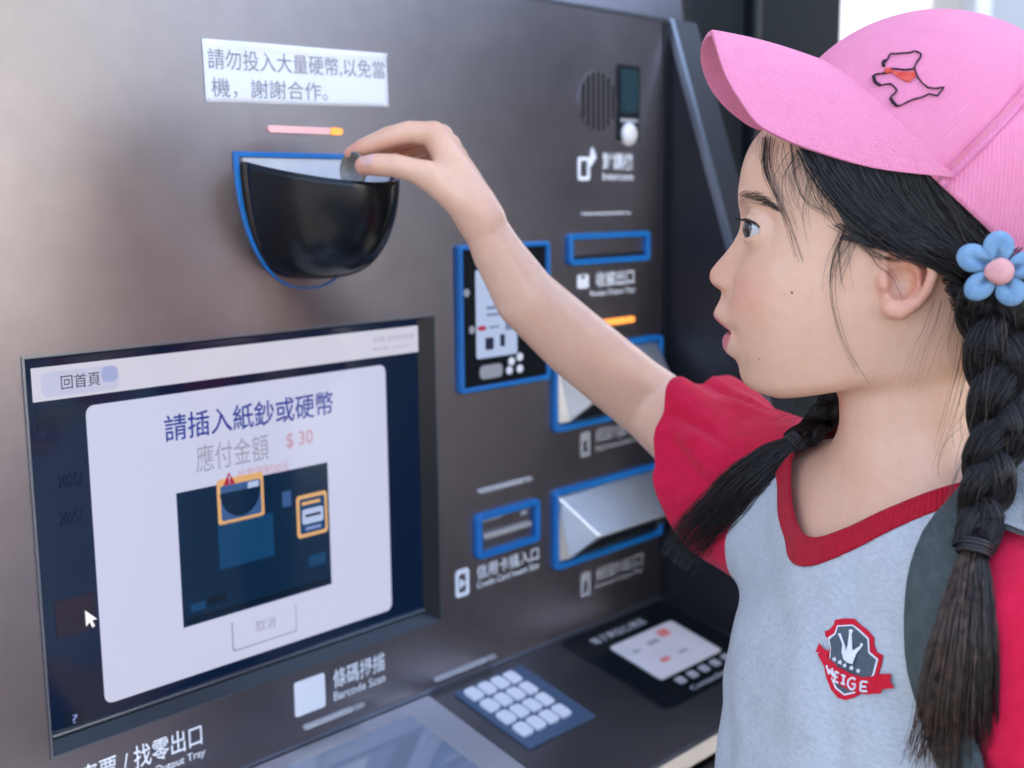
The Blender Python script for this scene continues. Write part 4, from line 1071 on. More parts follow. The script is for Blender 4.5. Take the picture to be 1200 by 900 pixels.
# neckline: a rounded V in front, a shallow scoop behind
sfr = np.clip((fw_+0.03)/0.05, 0, 1); sfr = sfr*sfr*(3-2*sfr)
edge = (1-sfr)*(-0.006)+sfr*(-0.072+0.95*np.sqrt(lf_**2+0.030**2))
edge = np.minimum(edge, 0.022-0.0*up_)
gN = (edge-up_)/np.where(sfr > 0.5, 1.35, 1.0)
hemg = up_+0.315
gR = np.minimum((HEMR-sv_)@axr, 1)                         # before the right hem
axl = (HEML-SHL)/np.linalg.norm(HEML-SHL)
gL = np.where(lf_ > 0.10, (HEML-sv_)@axl, 1)
seamR = (lf_+0.098+0.10*(up_+0.05)); seamL = (0.112-lf_-0.16*(up_+0.05))
def piece(*gs):
    v, t = sv_, st_
    for g in gs:
        ev = np.asarray(g(v)); v, t = clip(v, t, ev)
    return v, t
def fld(which):
    def h(v):
        r = v-NB; u, fwd, lf = r[:, 2], r@tf, r@tl
        s = np.clip((fwd+0.03)/0.05, 0, 1); s = s*s*(3-2*s)
        e = (1-s)*(-0.006)+s*(-0.072+0.95*np.sqrt(lf**2+0.030**2)); e = np.minimum(e, .03)
        gn = (e-u)/np.where(s > .5, 1.35, 1.0)
        if which == 'neck': return gn
        if which == 'collar_in': return gn+0.0122
        if which == 'not_neck': return -gn
        if which == 'hem': return u+0.315
        if which == 'torso_r': return lf+0.076-0.34*u
        if which == 'torso_l': return 0.112-lf-0.16*(u+0.05)
        if which == 'sleeve_r': return -(lf+0.076-0.34*u)
        if which == 'sleeve_l': return -(0.112-lf-0.16*(u+0.05))
        if which == 'hem_r': return (HEMR-v)@(axr-np.array([0, 0, .48]))
        if which == 'hem_l': return (HEML-v)@axl
    return h
def cloth_obj(name, vt, m, thick=0.0012, off=0.0, rib=None):
    v, t = vt
    if off: v = v+vnormals(v, t)*off
    me = fast_mesh(name, wor(v), t)
    if rib is not None:
        a = me.attributes.new('rib', 'FLOAT', 'POINT'); a.data.foreach_set('value', np.asarray(rib(v), np.float32))
    o = link(name, me, m); sm = o.modifiers.new('solid', 'SOLIDIFY'); sm.thickness = thick; sm.offset = -1
    return o
SHIRT = GK(cloth_obj('t_shirt', piece(fld('neck'), fld('torso_r'), fld('torso_l'), fld('hem')), 'shirt_grey'))
SHIRT['label'] = 'grey marl T-shirt front with a red V-neck'
def TK(o): o.parent = SHIRT; return o
TK(cloth_obj('sleeve', piece(fld('sleeve_r'), fld('hem_r'), lambda v: np.where((v-NB)@tl < -0.085, 1.0, fld('neck')(v))), 'shirt_red'))
TK(cloth_obj('sleeve', piece(fld('sleeve_l'), fld('hem_l')), 'shirt_red'))
cv, ct = piece(fld('not_neck'), fld('collar_in'), lambda v: 0.095-np.abs((v-NB)@tl))
TK(cloth_obj('collar', (cv, ct), 'collar_red', 0.0022, 0.0012, rib=lambda v: np.arctan2((v-NB)@tl, (v-NB)@tf+.02)*0.07))
bvh_shirt = BVHTree.FromPolygons([tuple(p) for p in wor(sv_)], [tuple(map(int, q)) for q in st_])
# trousers (below the frame): legs of the body let out a little
GP = Grid(axis((-0.22, .008), .20), axis((-.20, .008), .22), axis((-1.06, .012), -.36))
for s in (-1, 1): GP.chain([(TL(0.0, s*0.062, -0.40), 0.088), (TL(0.01, s*0.064, -0.66), 0.066), (TL(-0.01, s*0.066, -0.93), 0.055)], 0.03)
v, f = GP.mesh(); GK(link('trousers', fast_mesh('trousers', wor(v), f), 'trouser_navy'))

# ------------------------------------------------------------------ chest badge (a sewn patch on the shirt)
def lift(pxs, off):
    out = []
    for x, y in pxs:
        p, n = cast(bvh_shirt, x, y); n = n if n@(CAM-p) > 0 else -n; out.append(p+n*off)
    return np.array(out)
def patch(name, pxs, off, m, parent, thick=0.0008):
    """a flat piece of cloth outlined in photo pixels and laid on the shirt"""
    top = lift(pxs, off+thick); bot = lift(pxs, off); n = len(pxs)
    c = lift([(sum(p[0] for p in pxs)/n, sum(p[1] for p in pxs)/n)], off+thick)
    bm = bmesh.new(); tv = [bm.verts.new(p) for p in top]; bv_ = [bm.verts.new(p) for p in bot]
    bm.faces.new(tv)
    for i in range(n): bm.faces.new((tv[i], tv[(i+1) % n], bv_[(i+1) % n], bv_[i]))
    bmesh.ops.triangulate(bm, faces=[f for f in bm.faces if len(f.verts) > 4])
    bmesh.ops.recalc_face_normals(bm, faces=bm.faces)
    me = bpy.data.meshes.new(name); bm.to_mesh(me); bm.free(); o = link(name, me, m); o.parent = parent; return o
def z5(pts): return [(930+x/6, 700+y/6) for x, y in pts]     # coordinates read off the 6x enlargement at (930, 700)
shield = [(228, 240), (262, 228), (290, 195), (300, 160), (360, 150), (435, 152), (470, 190), (520, 225), (572, 285), (570, 330), (590, 385), (635, 410), (622, 475), (600, 545), (560, 600), (500, 665), (430, 705), (370, 722), (320, 705), (270, 645), (235, 560), (222, 480), (240, 400), (268, 360), (262, 300), (235, 275)]
inner_w = [(255, 282), (300, 255), (318, 200), (430, 196), (470, 225), (540, 290), (545, 385), (605, 435), (575, 545), (520, 625), (440, 672), (370, 690), (305, 640), (270, 560), (262, 440), (272, 360)]
inner_g = [(268, 296), (312, 262), (326, 210), (425, 206), (462, 235), (528, 296), (534, 392), (590, 440), (562, 540), (510, 612), (436, 660), (372, 676), (318, 632), (282, 556), (272, 440), (280, 360)]
badge = patch('badge', z5(shield), 0.0003, 'badge_red', SHIRT)
badge['label'] = 'shield badge with a white crown and the word WEIGE'
patch('badge_border', z5(inner_w), 0.0011, 'thread_white', SHIRT, .0003); patch('badge_field', z5(inner_g), 0.0014, 'badge_grey', SHIRT, .0003)
rib_ = [(195, 325), (225, 360), (265, 385), (258, 425), (330, 490), (420, 535), (500, 560), (560, 555), (600, 535), (698, 535), (690, 580), (718, 630), (630, 640), (625, 668), (520, 678), (420, 655), (330, 610), (260, 545), (225, 480), (185, 405), (200, 390), (170, 390)]
patch('ribbon', z5(rib_), 0.0017, 'badge_red', SHIRT, .0004)
crown = [(372, 440), (358, 390), (362, 330), (338, 275), (330, 258), (348, 258), (380, 345), (388, 385), (400, 330), (410, 250), (405, 238), (422, 228), (436, 240), (424, 262), (430, 380), (484, 345), (490, 322), (505, 335), (498, 348), (455, 400), (430, 470), (400, 462)]
patch('crown_emblem', z5(crown), 0.0016, 'thread_white', SHIRT, .0005)
for cx_, cy_ in ((305, 437), (345, 458), (378, 480), (424, 497), (470, 516)):
    stx = [(cx_+(19 if k % 2 == 0 else 8)*math.sin(k*math.pi/5+.35), cy_-(19 if k % 2 == 0 else 8)*math.cos(k*math.pi/5+.35)) for k in range(10)]
    patch('star', z5(stx), 0.0016, 'thread_white', SHIRT, .0004)
letters = {'W': ([(250, 484), (270, 545), (276, 512), (304, 562), (292, 500)],), 'E': ([(345, 540), (318, 522), (308, 588), (340, 602)], [(312, 556), (336, 566)]), 'I': ([(360, 545), (392, 556)], [(376, 552), (370, 606)], [(356, 602), (386, 612)]),
           'G': ([(455, 578), (435, 562), (408, 575), (400, 615), (425, 648), (450, 635), (452, 608), (432, 606)],), 'e': ([(540, 592), (492, 588), (486, 655), (536, 655)], [(490, 622), (530, 624)])}
for k, polys in letters.items():
    parts = []
    for pl in polys:
        P = lift(z5(pl), 0.0023); P = np.stack([np.interp(np.linspace(0, len(P)-1, 17), np.arange(len(P)), P[:, i]) for i in range(3)], 1)[None]
        parts.append(tubes(P, np.full((1, 17), .00062), 5))
    V, Fq = join(parts); o = link('badge_letter', fast_mesh('badge_letter', V, Fq), 'thread_white'); o.parent = SHIRT

# ------------------------------------------------------------------ cap
TAU = math.radians(43); CC = np.array([-0.037, 0, 0.046]); RA, RB, RH = 0.0905, 0.0775, 0.0865
CY = math.radians(6)                                        # the cap is turned a little towards the near side
cu_ = np.array([-math.sin(TAU), 0, math.cos(TAU)]); cf0 = np.array([math.cos(TAU), 0, math.sin(TAU)]); cl0 = np.array([0, 1.0, 0])
cf = cf0*math.cos(CY)+cl0*math.sin(CY); cl_ = cl0*math.cos(CY)-cf0*math.sin(CY)
def capw(p): p = np.asarray(p, float); return CC+p[..., 0:1]*cf+p[..., 1:2]*cl_+p[..., 2:3]*cu_
def capl(p): q = np.asarray(p)-CC; return np.array([q@cf, q@cl_, q@cu_])
CAPO = empty('baseball_cap', tuple(float(x) for x in wor(capw(np.array([0, 0, 0])))))
tag(CAPO, 'pink baseball cap with a stitched running dog, worn tilted back on the girl', 'cap')
def CK(o): return keep(o, CAPO)
def crown_pt(psi, th):
    c = np.cos(th)
    return np.stack([RA*np.cos(psi)*c, RB*np.sin(psi)*c, RH*np.sin(th)+0*psi], -1)
seams = np.radians([-86, 86, 148, 212])
spans = [(-86, 86), (86, 148), (148, 212), (212, 274)]
for i, (p0, p1) in enumerate(spans):
    NPs, NT = (90 if i == 0 else 36), 48
    ps, th = np.meshgrid(np.radians(np.linspace(p0, p1, NPs)), np.linspace(-0.07, math.pi/2-.01, NT), indexing='ij')
    p = crown_pt(ps, th)
    mid = np.minimum(ps-math.radians(p0), math.radians(p1)-ps)                      # each panel is pulled in at its seams
    puff = 0.0016*(1-np.exp(-(mid*np.cos(th)/0.10)**2))
    nn = p/np.array([RA**2, RB**2, RH**2]); nn /= np.linalg.norm(nn, axis=-1, keepdims=True)
    p = p+nn*(puff+0.0012*vnoise((p*28).reshape(-1, 3), 3).reshape(puff.shape))[..., None]
    v = wor(capw(p.reshape(-1, 3))); I = np.arange(NPs*NT).reshape(NPs, NT)
    f = np.stack([I[:-1, :-1], I[1:, :-1], I[1:, 1:], I[:-1, 1:]], -1).reshape(-1, 4)
    me = fast_mesh('crown_panel', v, f)
    rib_v = (ps*0.085) if i == 0 else (ps*0.075*0.8+th*0.085*0.6)
    a = me.attributes.new('rib', 'FLOAT', 'POINT'); a.data.foreach_set('value', rib_v.ravel().astype(np.float32))
    o = CK(link('crown_panel', me, 'cap_pink')); sm = o.modifiers.new('solid', 'SOLIDIFY'); sm.thickness = .0016; sm.offset = -1
for s_ in seams:
    for ds in (-0.035, 0.035):
        th = np.linspace(-0.06, math.pi/2-.05, 40); o = CK(tube_obj('seam_stitch', [wor(capw(crown_pt(np.full(40, s_)+ds/np.maximum(np.cos(th), .2), th)*1.014))], .00050, 'stitch_pink', 5, 60))
# brim
edge_n = [(834, 38, 0.0), (837, 48, .020), (842, 66, .036), (853, 95, .048), (867, 118, .056), (888, 146, .064), (920, 164, .070), (960, 179, .074), (1020, 196, .0765)]
edge_f = [(834, 38, 0.0), (828, 42, -.010), (823, 51, -.022), (821.5, 65, -.034), (826, 86, -.046), (836, 107, -.054), (851, 125, -.060), (873, 143, -.066), (905, 156, -.070), (950, 168, -.074), (1000, 180, -.0765)]
NS = 41; tt = np.linspace(0, 1, NS); psi = np.radians(88)*tt**0.92
A_r = np.stack([RA*1.004*np.cos(psi), RB*1.004*np.sin(psi), np.full(NS, 0.001)], 1); A_r[:, 2] += 0.002*np.cos(psi)
def half(ed, sgn):
    q = np.array([capl(loc(sag(x, y, b))) for x, y, b in ed]+[A_r[-1]*np.array([1, sgn, 1])]); return resample(q, NS)
def mirror(a): b = a.copy(); b[:, 1] *= -1; return np.concatenate([b[::-1][:-1], a])
Am = mirror(A_r); Em = np.concatenate([half(edge_f, -1)[::-1][:-1], half(edge_n, 1)])
NR = 22; grid = []
for r in np.linspace(-0.03, 1, NR):
    g = Am+(Em-Am)*r; Lq = np.linalg.norm(Em-Am, axis=1); g[:, 2] += 0.03*Lq*4*max(r, 0)*(1-max(r, 0)); grid.append(g)
g = np.stack(grid, 1); I = np.arange(g.shape[0]*NR).reshape(g.shape[0], NR)
f = np.stack([I[:-1, :-1], I[:-1, 1:], I[1:, 1:], I[1:, :-1]], -1).reshape(-1, 4)
brim = CK(link('brim', fast_mesh('brim', wor(capw(g.reshape(-1, 3))), f[:, ::-1]), 'brim_pink'))
sm = brim.modifiers.new('solid', 'SOLIDIFY'); sm.thickness = .0032; sm.offset = 0; bvm = brim.modifiers.new('bevel', 'BEVEL'); bvm.width = .0012; bvm.segments = 2; bvm.limit_method = 'ANGLE'
CK(tube_obj('join_stitch', [wor(capw(Am*np.array([1.004, 1.004, 1])))], .0009, 'stitch_pink', 6, 90))
# running-dog embroidery on the crown
cv = []; 
ps, th = np.meshgrid(np.radians(np.linspace(-86, 120, 160)), np.linspace(-0.07, math.pi/2-.01, 60), indexing='ij')
pc = crown_pt(ps, th); nn = pc/np.array([RA**2, RB**2, RH**2]); nn /= np.linalg.norm(nn, axis=-1, keepdims=True); pc = pc+nn*0.0017
I = np.arange(ps.size).reshape(ps.shape); f = np.stack([I[:-1, :-1], I[1:, :-1], I[1:, 1:], I[:-1, 1:]], -1).reshape(-1, 4)
bvh_cap = BVHTree.FromPolygons([tuple(p) for p in wor(capw(pc.reshape(-1, 3)))], [tuple(map(int, q)) for q in f])
def cap_lift(pts, off=0.0006):
    out = []
    for x, y in pts:
        p, n = cast(bvh_cap, 1000+x/9, 40+y/9); n = n if n@(CAM-p) > 0 else -n; out.append(p+n*off)
    return np.array(out)
dog = [[(330, 350), (320, 310), (345, 285), (370, 262), (375, 235), (400, 212), (450, 215), (490, 210), (540, 208), (610, 200), (640, 185), (675, 195), (716, 212), (705, 255), (670, 300), (648, 345), (650, 385), (680, 460), (730, 525), (790, 570), (870, 578), (960, 565), (930, 600), (885, 655), (800, 635), (720, 672), (640, 690), (560, 725), (500, 758), (460, 762), (420, 720), (392, 685), (400, 660), (440, 630), (462, 595), (430, 560), (395, 530), (340, 535), (285, 545), (250, 525), (215, 480), (210, 450), (235, 430), (300, 422), (345, 418)],
       [(395, 372), (450, 372), (530, 382), (600, 378), (645, 370)]]
parts = []
for pl in dog:
    pts = []
    for (a, b) in zip(pl[:-1], pl[1:]):
        for k in range(4): pts.append((a[0]+(b[0]-a[0])*k/4, a[1]+(b[1]-a[1])*k/4))
    pts.append(pl[-1]); P = cap_lift(pts)[None]; parts.append(tubes(P, .00042*(1+.3*RNG.random(P.shape[:2])), 5))
for pl in ([(215, 450), (235, 510), (285, 545)], [(395, 680), (420, 720), (460, 760)], [(325, 345), (318, 305), (345, 285)]):
    P = resample(cap_lift(pl, .0008), 12)[None]; parts.append(tubes(P, np.full((1, 12), .0009), 5))
V, Fq = join(parts); emb = CK(link('embroidery', fast_mesh('embroidery', V, Fq), 'thread_dark')); emb['label'] = 'dark stitched outline of a running dog'
bp_ = cap_lift([(400, 388), (470, 405), (560, 412), (645, 402), (660, 440), (625, 480), (600, 512), (540, 498), (470, 455), (415, 420)], .0005)
bm = bmesh.new(); bm.faces.new([bm.verts.new(p) for p in bp_]); me = bpy.data.meshes.new('bandana'); bm.to_mesh(me); bm.free(); o = link('bandana', me, 'thread_red'); o.parent = emb; sm = o.modifiers.new('solid', 'SOLIDIFY'); sm.thickness = .0006
o = tube_obj('bandana_knot', [cap_lift([(345, 385), (370, 395), (405, 385)], .0008)], .0016, 'thread_red', 6, 8); o.parent = emb

# ------------------------------------------------------------------ coin
cn = np.array(ray(414, 199)); cn /= np.linalg.norm(cn); cn = -cn+0.9*RT*(-1)+0.05*UP; cn /= np.linalg.norm(cn)
cx_ = np.cross(UP, cn); cx_ /= np.linalg.norm(cx_); cy_ = np.cross(cn, cx_)
V = []; Fq = []; NK = 40
pr = [(0.0, .0009), (.0108, .0009), (.0112, .0011), (.0126, .0011), (.013, .0008), (.013, -.0008), (.0126, -.0011), (.0112, -.0011), (.0108, -.0009), (0.0, -.0009)]
for r_, h in pr:
    for k in range(NK):
        a = k*math.tau/NK; V.append(COIN_C+cx_*max(r_, 1e-5)*math.cos(a)+cy_*max(r_, 1e-5)*math.sin(a)+cn*h)
for j in range(len(pr)-1):
    for k in range(NK): Fq.append((j*NK+k, (j+1)*NK+k, (j+1)*NK+(k+1) % NK, j*NK+(k+1) % NK))
co = link('coin', fast_mesh('coin', np.array(V), np.array(Fq)), 'coin_metal'); tag(co, 'silver coin held between thumb and forefinger over the cup', 'coin')

# ------------------------------------------------------------------ taped paper notice
NOT = empty('paper_notice', (0.56, 0, 1.27)); tag(NOT, 'white paper notice with two lines of Chinese print above the coin cup', 'notice')
cor = [pan(236, 45), pan(452, 63), pan(454, 126), pan(241, 120)]
def npos(u, v, off):
    p = (cor[0]*(1-u)+cor[1]*u)*(1-v)+(cor[3]*(1-u)+cor[2]*u)*v
    lift_ = 0.0006+0.0016*max(0, 1-v*9)*abs(math.sin(u*5))+0.0012*max(0, (u-.93)/.07)*v
    return np.array([p[0], -lift_-off, p[2]])
V = [npos(i/30, j/10, 0) for i in range(31) for j in range(11)]; Fq = [(i*11+j, i*11+j+1, i*11+j+12, i*11+j+11) for i in range(30) for j in range(10)]
pp = keep(link('sheet', fast_mesh('sheet', np.array(V), np.array(Fq)), 'paper'), NOT); sm = pp.modifiers.new('solid', 'SOLIDIFY'); sm.thickness = .00025
for s_, u0, u1, v0, v1 in (('請勿投入大量硬幣,以免當', .02, .985, .14, .48), ('機，謝謝合作。', .03, .64, .60, .92)):
    keep(lettering('lettering', s_, u0, 0, u1-u0, 1, 0, 'paper_ink', T=lambda p, v0=v0, v1=v1: npos(p[0], v1+(v0-v1)*p[2], .0004)), NOT)

# ------------------------------------------------------------------ backpack: strap over the shoulder
BP = empty('backpack', tuple(float(x) for x in wor(TL(-0.15, 0.0, -0.34)))); tag(BP, 'dark green-grey backpack, its strap over the near shoulder of the girl', 'backpack')
def band(name, pts, nrms, w, m, th=0.0035, n=40):
    P = resample(pts, n); N = resample(nrms, n); N /= np.linalg.norm(N, axis=1, keepdims=True)
    T = np.gradient(P, axis=0); T /= np.linalg.norm(T, axis=1, keepdims=True); Sd = np.cross(T, N); Sd /= np.linalg.norm(Sd, axis=1, keepdims=True)
    V = []; ribv = []; prof_ = [(-1, 0), (-1, .7), (-.93, 1), (-.85, .85), (-.8, 1), (0, 1.12), (.8, 1), (.85, .85), (.93, 1), (1, .7), (1, 0)]
    L_ = np.r_[0, np.cumsum(np.linalg.norm(np.diff(P, axis=0), axis=1))]
    for i in range(n):
        for a, b in prof_: V.append(P[i]+Sd[i]*a*w/2+N[i]*b*th); ribv.append(L_[i]+a*w*.35)
    k = len(prof_); F_ = [(i*k+j, i*k+(j+1) % k, (i+1)*k+(j+1) % k, (i+1)*k+j) for i in range(n-1) for j in range(k)]
    me = fast_mesh(name, np.array(V), np.array(F_)); a = me.attributes.new('rib', 'FLOAT', 'POINT'); a.data.foreach_set('value', np.array(ribv, np.float32))
    return link(name, me, m)
def strap_pts(pxs, off):
    P, N = [], []
    for x, y in pxs:
        p, nn_ = cast(bvh_shirt, x, y)
        if p is None: continue
        nn_ = nn_ if nn_@(CAM-p) > 0 else -nn_
        P.append(p+nn_*off); N.append(nn_)
    return P, N
# two small moles on the cheek
for mx, my, mr_ in ((928, 343, .0009), (876, 425, .0005), (890, 421, .0005)):
    p, n_ = cast(bvh_body, mx, my); t_ = np.cross(n_, [0, 0, 1.0]); t_ /= np.linalg.norm(t_); b_ = np.cross(n_, t_)
    V = [p+n_*.0004]+[p+(t_*math.cos(k*math.tau/10)+b_*math.sin(k*math.tau/10))*mr_-n_*.0001 for k in range(10)]
    GK(obj('mole', V, [(0, 1+k, 1+(k+1) % 10) for k in range(10)], 'mole', None, True))
P, N = strap_pts([(1150, 605), (1118, 645), (1100, 700), (1097, 760), (1108, 820), (1130, 880), (1160, 950)], .0035)
def tw(v3): return (tf*v3[0]+tl*v3[1]+np.array([0, 0, v3[2]]))@np.array([FV, LV, ZV])
pre = [wor(TL(-0.100, 0.075, -0.060)), wor(TL(-0.060, 0.078, 0.012)), wor(TL(-0.015, 0.080, 0.026))]; prn = [tw((-1, 0, .3)), tw((-.6, 0, .8)), tw((0, 0.1, 1))]
keep(band('strap', pre+P, prn+N, .034, 'strap_green'), BP)
P2 = [p+tw((-.012, .016, .002)) for p in pre]+[P[0]+tw((0.000, .020, -.004))]
keep(band('strap_pad', P2, prn+N[:1], .03, 'strap_pale', .004), BP)
GB = Grid(axis((-.36, .006), .1), axis((-.25, .006), .2), axis((-.5, .006), -.1))
def packfn(A, B, C):
    x = (A-NB[0])*tf[0]+(B-NB[1])*tf[1]+0.165; y = (A-NB[0])*tl[0]+(B-NB[1])*tl[1]; z = C-NB[2]+0.19
    qx, qy, qz = np.abs(x)-.025, np.abs(y)-.075, np.abs(z)-.125
    return np.sqrt(np.maximum(qx, 0)**2+np.maximum(qy, 0)**2+np.maximum(qz, 0)**2)-.035
GB.add(packfn, (-.4, -.3, -.6), (.2, .3, 0)); v, f = GB.mesh(); keep(link('pack_body', fast_mesh('pack_body', wor(v), f), 'pack_green'), BP)

# ------------------------------------------------------------------ hair
def hair_mat(name, c1, c2, rough=0.42):
    m, nt, b = nmat(name)
    tc = nt.nodes.new('ShaderNodeTexCoord'); n = nt.nodes.new('ShaderNodeTexNoise'); n.inputs['Scale'].default_value = 260; n.inputs['Detail'].default_value = 2
    nt.links.new(tc.outputs['Object'], n.inputs['Vector'])
    cr = nt.nodes.new('ShaderNodeValToRGB'); cr.color_ramp.elements[0].color = (*c1, 1); cr.color_ramp.elements[1].color = (*c2, 1); cr.color_ramp.elements[0].position = .35; cr.color_ramp.elements[1].position = .7
    nt.links.new(n.outputs['Fac'], cr.inputs[0]); nt.links.new(cr.outputs[0], b.inputs['Base Color']); setin(b, Roughness=rough); b.inputs['Specular IOR Level'].default_value = 0.55
hair_mat('hair_black', (0.006, 0.005, 0.005), (0.016, 0.012, 0.011))
hair_mat('hair_brown', (0.030, 0.018, 0.013), (0.110, 0.065, 0.046), 0.42)
mat('elastic', (0.008, 0.008, 0.010), 0.5)
# --- scalp shell: the skull let out a few millimetres, kept behind the hairline
GH = Grid(axis((-0.125, .0025), 0.085), axis((-0.085, .0025), 0.085), axis((-0.085, .0025), 0.13))
GH.add(lambda A, B, C: head_fn(A, B, C)-0.0035, (-0.12, -0.08, -0.09), (0.09, 0.08, 0.125), .004)
hv, hf = GH.mesh(); ht = tris(hf)
hl = np.array([loc(sag(x, y, 0.062)) for x, y in ((925, 150), (945, 185), (968, 228), (990, 268), (1015, 281), (1040, 282), (1066, 285), (1092, 296), (1108, 330), (1122, 372), (1134, 408), (1150, 450), (1200, 500))])
hfun = pchip(hl[:, 0], hl[:, 2])
def hair_g(v): return np.where(v[:, 0] > hl[0, 0], v[:, 2]-(hl[0, 2]+1.1*(v[:, 0]-hl[0, 0])), v[:, 2]-hfun(v[:, 0]))-0.003
hv, ht = clip(hv, ht, hair_g(hv)); hv, ht = clip(hv, ht, 0.002-(hv-CC)@cu_)
HAIR = GK(link('hair', fast_mesh('hair', wor(hv), ht), 'hair_black')); HAIR['label'] = 'black hair drawn back from the face into two plaits'
def HK(o): o.parent = HAIR; return o
def bez(p0, p1, p2, n):
    t = np.linspace(0, 1, n)[:, None]; return (1-t)**2*np.array(p0)+2*t*(1-t)*np.array(p1)+t*t*np.array(p2)
def lift_head(pxs, off, fallback=0.05):
    out = []
    for (x, y), o in zip(pxs, off):
        p, n = cast(bvh_body, x, y)
        if p is None or loc(p)[0] > 0.12: p, n = sag(x, y, fallback), LV
        out.append(p+n*o)
    return np.array(out)
def smooth_strand(P, it=2):
    for _ in range(it): P[1:-1] = (P[:-2]+P[1:-1]*2+P[2:])/4
    return P
def mirror_world(P):
    q = loc(P); q = q*np.array([1, -1, 1]); return wor(q)
TIE = (1158, 322)
strands = []; NST = 14
for i in range(620):
    u = random.random()
    if u < .62:                                              # from under the brim
        t = random.random()**0.9; s0 = (938+142*t, 176+34*t+random.uniform(-6, 2)); c = (990+95*t+random.uniform(-10, 10), 296-38*t+random.uniform(-30, 4)); e = (TIE[0]+random.uniform(-22, 12), TIE[1]+random.uniform(-26, 16))
    else:                                                    # from under the cap edge
        t = random.random(); s0 = (1078+112*t, 206+86*t-6); c = (1105+70*t+random.uniform(-8, 8), 252+46*t+random.uniform(-14, 6)); e = (TIE[0]+random.uniform(-18, 22), TIE[1]+random.uniform(-24, 20))
    px = bez(s0, c, e, NST); px[:, 1] += np.sin(np.linspace(0, 1, NST)*math.pi*random.uniform(1, 2.4)+random.random()*6)*random.uniform(0, 2.5)
    base_o = random.uniform(.0045, .0075)
    strands.append(smooth_strand(lift_head(px, base_o+0.004*np.linspace(0, 1, NST)**2)))
for i in range(150):                                         # behind the ear and the nape, up to the tie
    t = random.random(); s0 = (1104+44*t+random.uniform(-4, 6), 325+115*t); c = (1128+20*t, 320+55*t+random.uniform(-12, 12)); e = (TIE[0]+random.uniform(-8, 22), TIE[1]+random.uniform(-6, 28))
    strands.append(smooth_strand(lift_head(bez(s0, c, e, NST), np.linspace(.002, .010, NST))))
P = np.array(strands); R = np.full(P.shape[:2], 1)*RNG.uniform(.00022, .00048, (len(P), 1))
V, Fq = tubes(np.concatenate([P, mirror_world(P)]), np.concatenate([R, R]), 3); o = HK(link('swept_back_hair', fast_mesh('swept_back_hair', V, Fq), 'hair_black')); o['kind'] = 'stuff'
# --- loose strands over forehead, temple and cheek
locks = [  # polyline in photo pixels, hairs, spread, radius
    ([(903, 163), (900, 185), (904, 208), (915, 232), (926, 262), (938, 305)], 16, 2.2, .00016), ([(938, 178), (926, 194), (917, 214), (918, 240)], 7, 4, .00012),
    ([(930, 170), (933, 200), (938, 222), (950, 240), (975, 252)], 9, 3, .00014), ([(905, 165), (902, 190), (908, 220)], 8, 4, .00012), ([(955, 185), (962, 215), (972, 240), (990, 262)], 26, 8, .00016),
    ([(975, 195), (985, 230), (1000, 262), (1025, 280)], 34, 10, .00018), ([(960, 190), (950, 215), (945, 250), (952, 285)], 8, 5, .00011), ([(945, 182), (928, 205), (930, 235), (945, 248)], 10, 4, .00013),
    ([(992, 268), (977, 300), (972, 335), (978, 375), (990, 410), (1010, 442)], 7, 3, .00012), ([(990, 265), (982, 295), (985, 330), (992, 352)], 12, 6, .00011), ([(1000, 280), (985, 310), (976, 330)], 12, 5, .00011),
    ([(1010, 286), (1030, 305), (1048, 330), (1066, 366)], 4, 3, .00012), ([(1000, 276), (1040, 288), (1075, 292), (1112, 304)], 70, 5, .00018), ([(985, 262), (1020, 283), (1060, 296), (1105, 318)], 22, 5, .00013), ([(1012, 286), (1030, 300), (1060, 302), (1100, 312)], 10, 4, .00012),
    ([(1120, 370), (1112, 405), (1118, 440), (1108, 480)], 8, 9, .00007), ([(1105, 350), (1098, 380), (1085, 410), (1075, 450)], 10, 14, .00006), ([(1130, 395), (1122, 430), (1112, 470), (1100, 520)], 10, 10, .00007),
    ([(920, 172), (916, 190), (926, 215), (940, 262)], 6, 4, .00010), ([(895, 160), (893, 175), (896, 190)], 7, 5, .00009), ([(1165, 340), (1140, 400), (1125, 470), (1105, 545)], 6, 6, .00011)]
LP, LR = [], []
for pl, n, sp_, r in locks:
    base_px = resample(np.array(pl, float), 18)
    for k in range(n):
        off = RNG.normal(0, sp_*1.3, 2)*np.array([1, .35]); sc_ = random.uniform(.45, 1.25)
        w_ = np.cumsum(np.cumsum(RNG.normal(0, .055, (18, 2)), axis=0), axis=0); px = base_px+off*np.linspace(random.uniform(.3, 1.3), random.uniform(.2, 1.5), 18)[:, None]+w_
        m_ = max(6, int(18*min(1, sc_))); px = resample(px[:m_], 18)
        o_ = np.linspace(.003, .0012+random.uniform(0, .003), 18)
        LP.append(smooth_strand(lift_head(px, o_), 3)); LR.append(np.full(18, r)*np.linspace(1.1, .5, 18))
LP, LR = np.array(LP), np.array(LR)
V, Fq = tubes(np.concatenate([LP, mirror_world(LP)]), np.concatenate([LR, LR]), 3); o = HK(link('loose_strands', fast_mesh('loose_strands', V, Fq), 'hair_black')); o['kind'] = 'stuff'
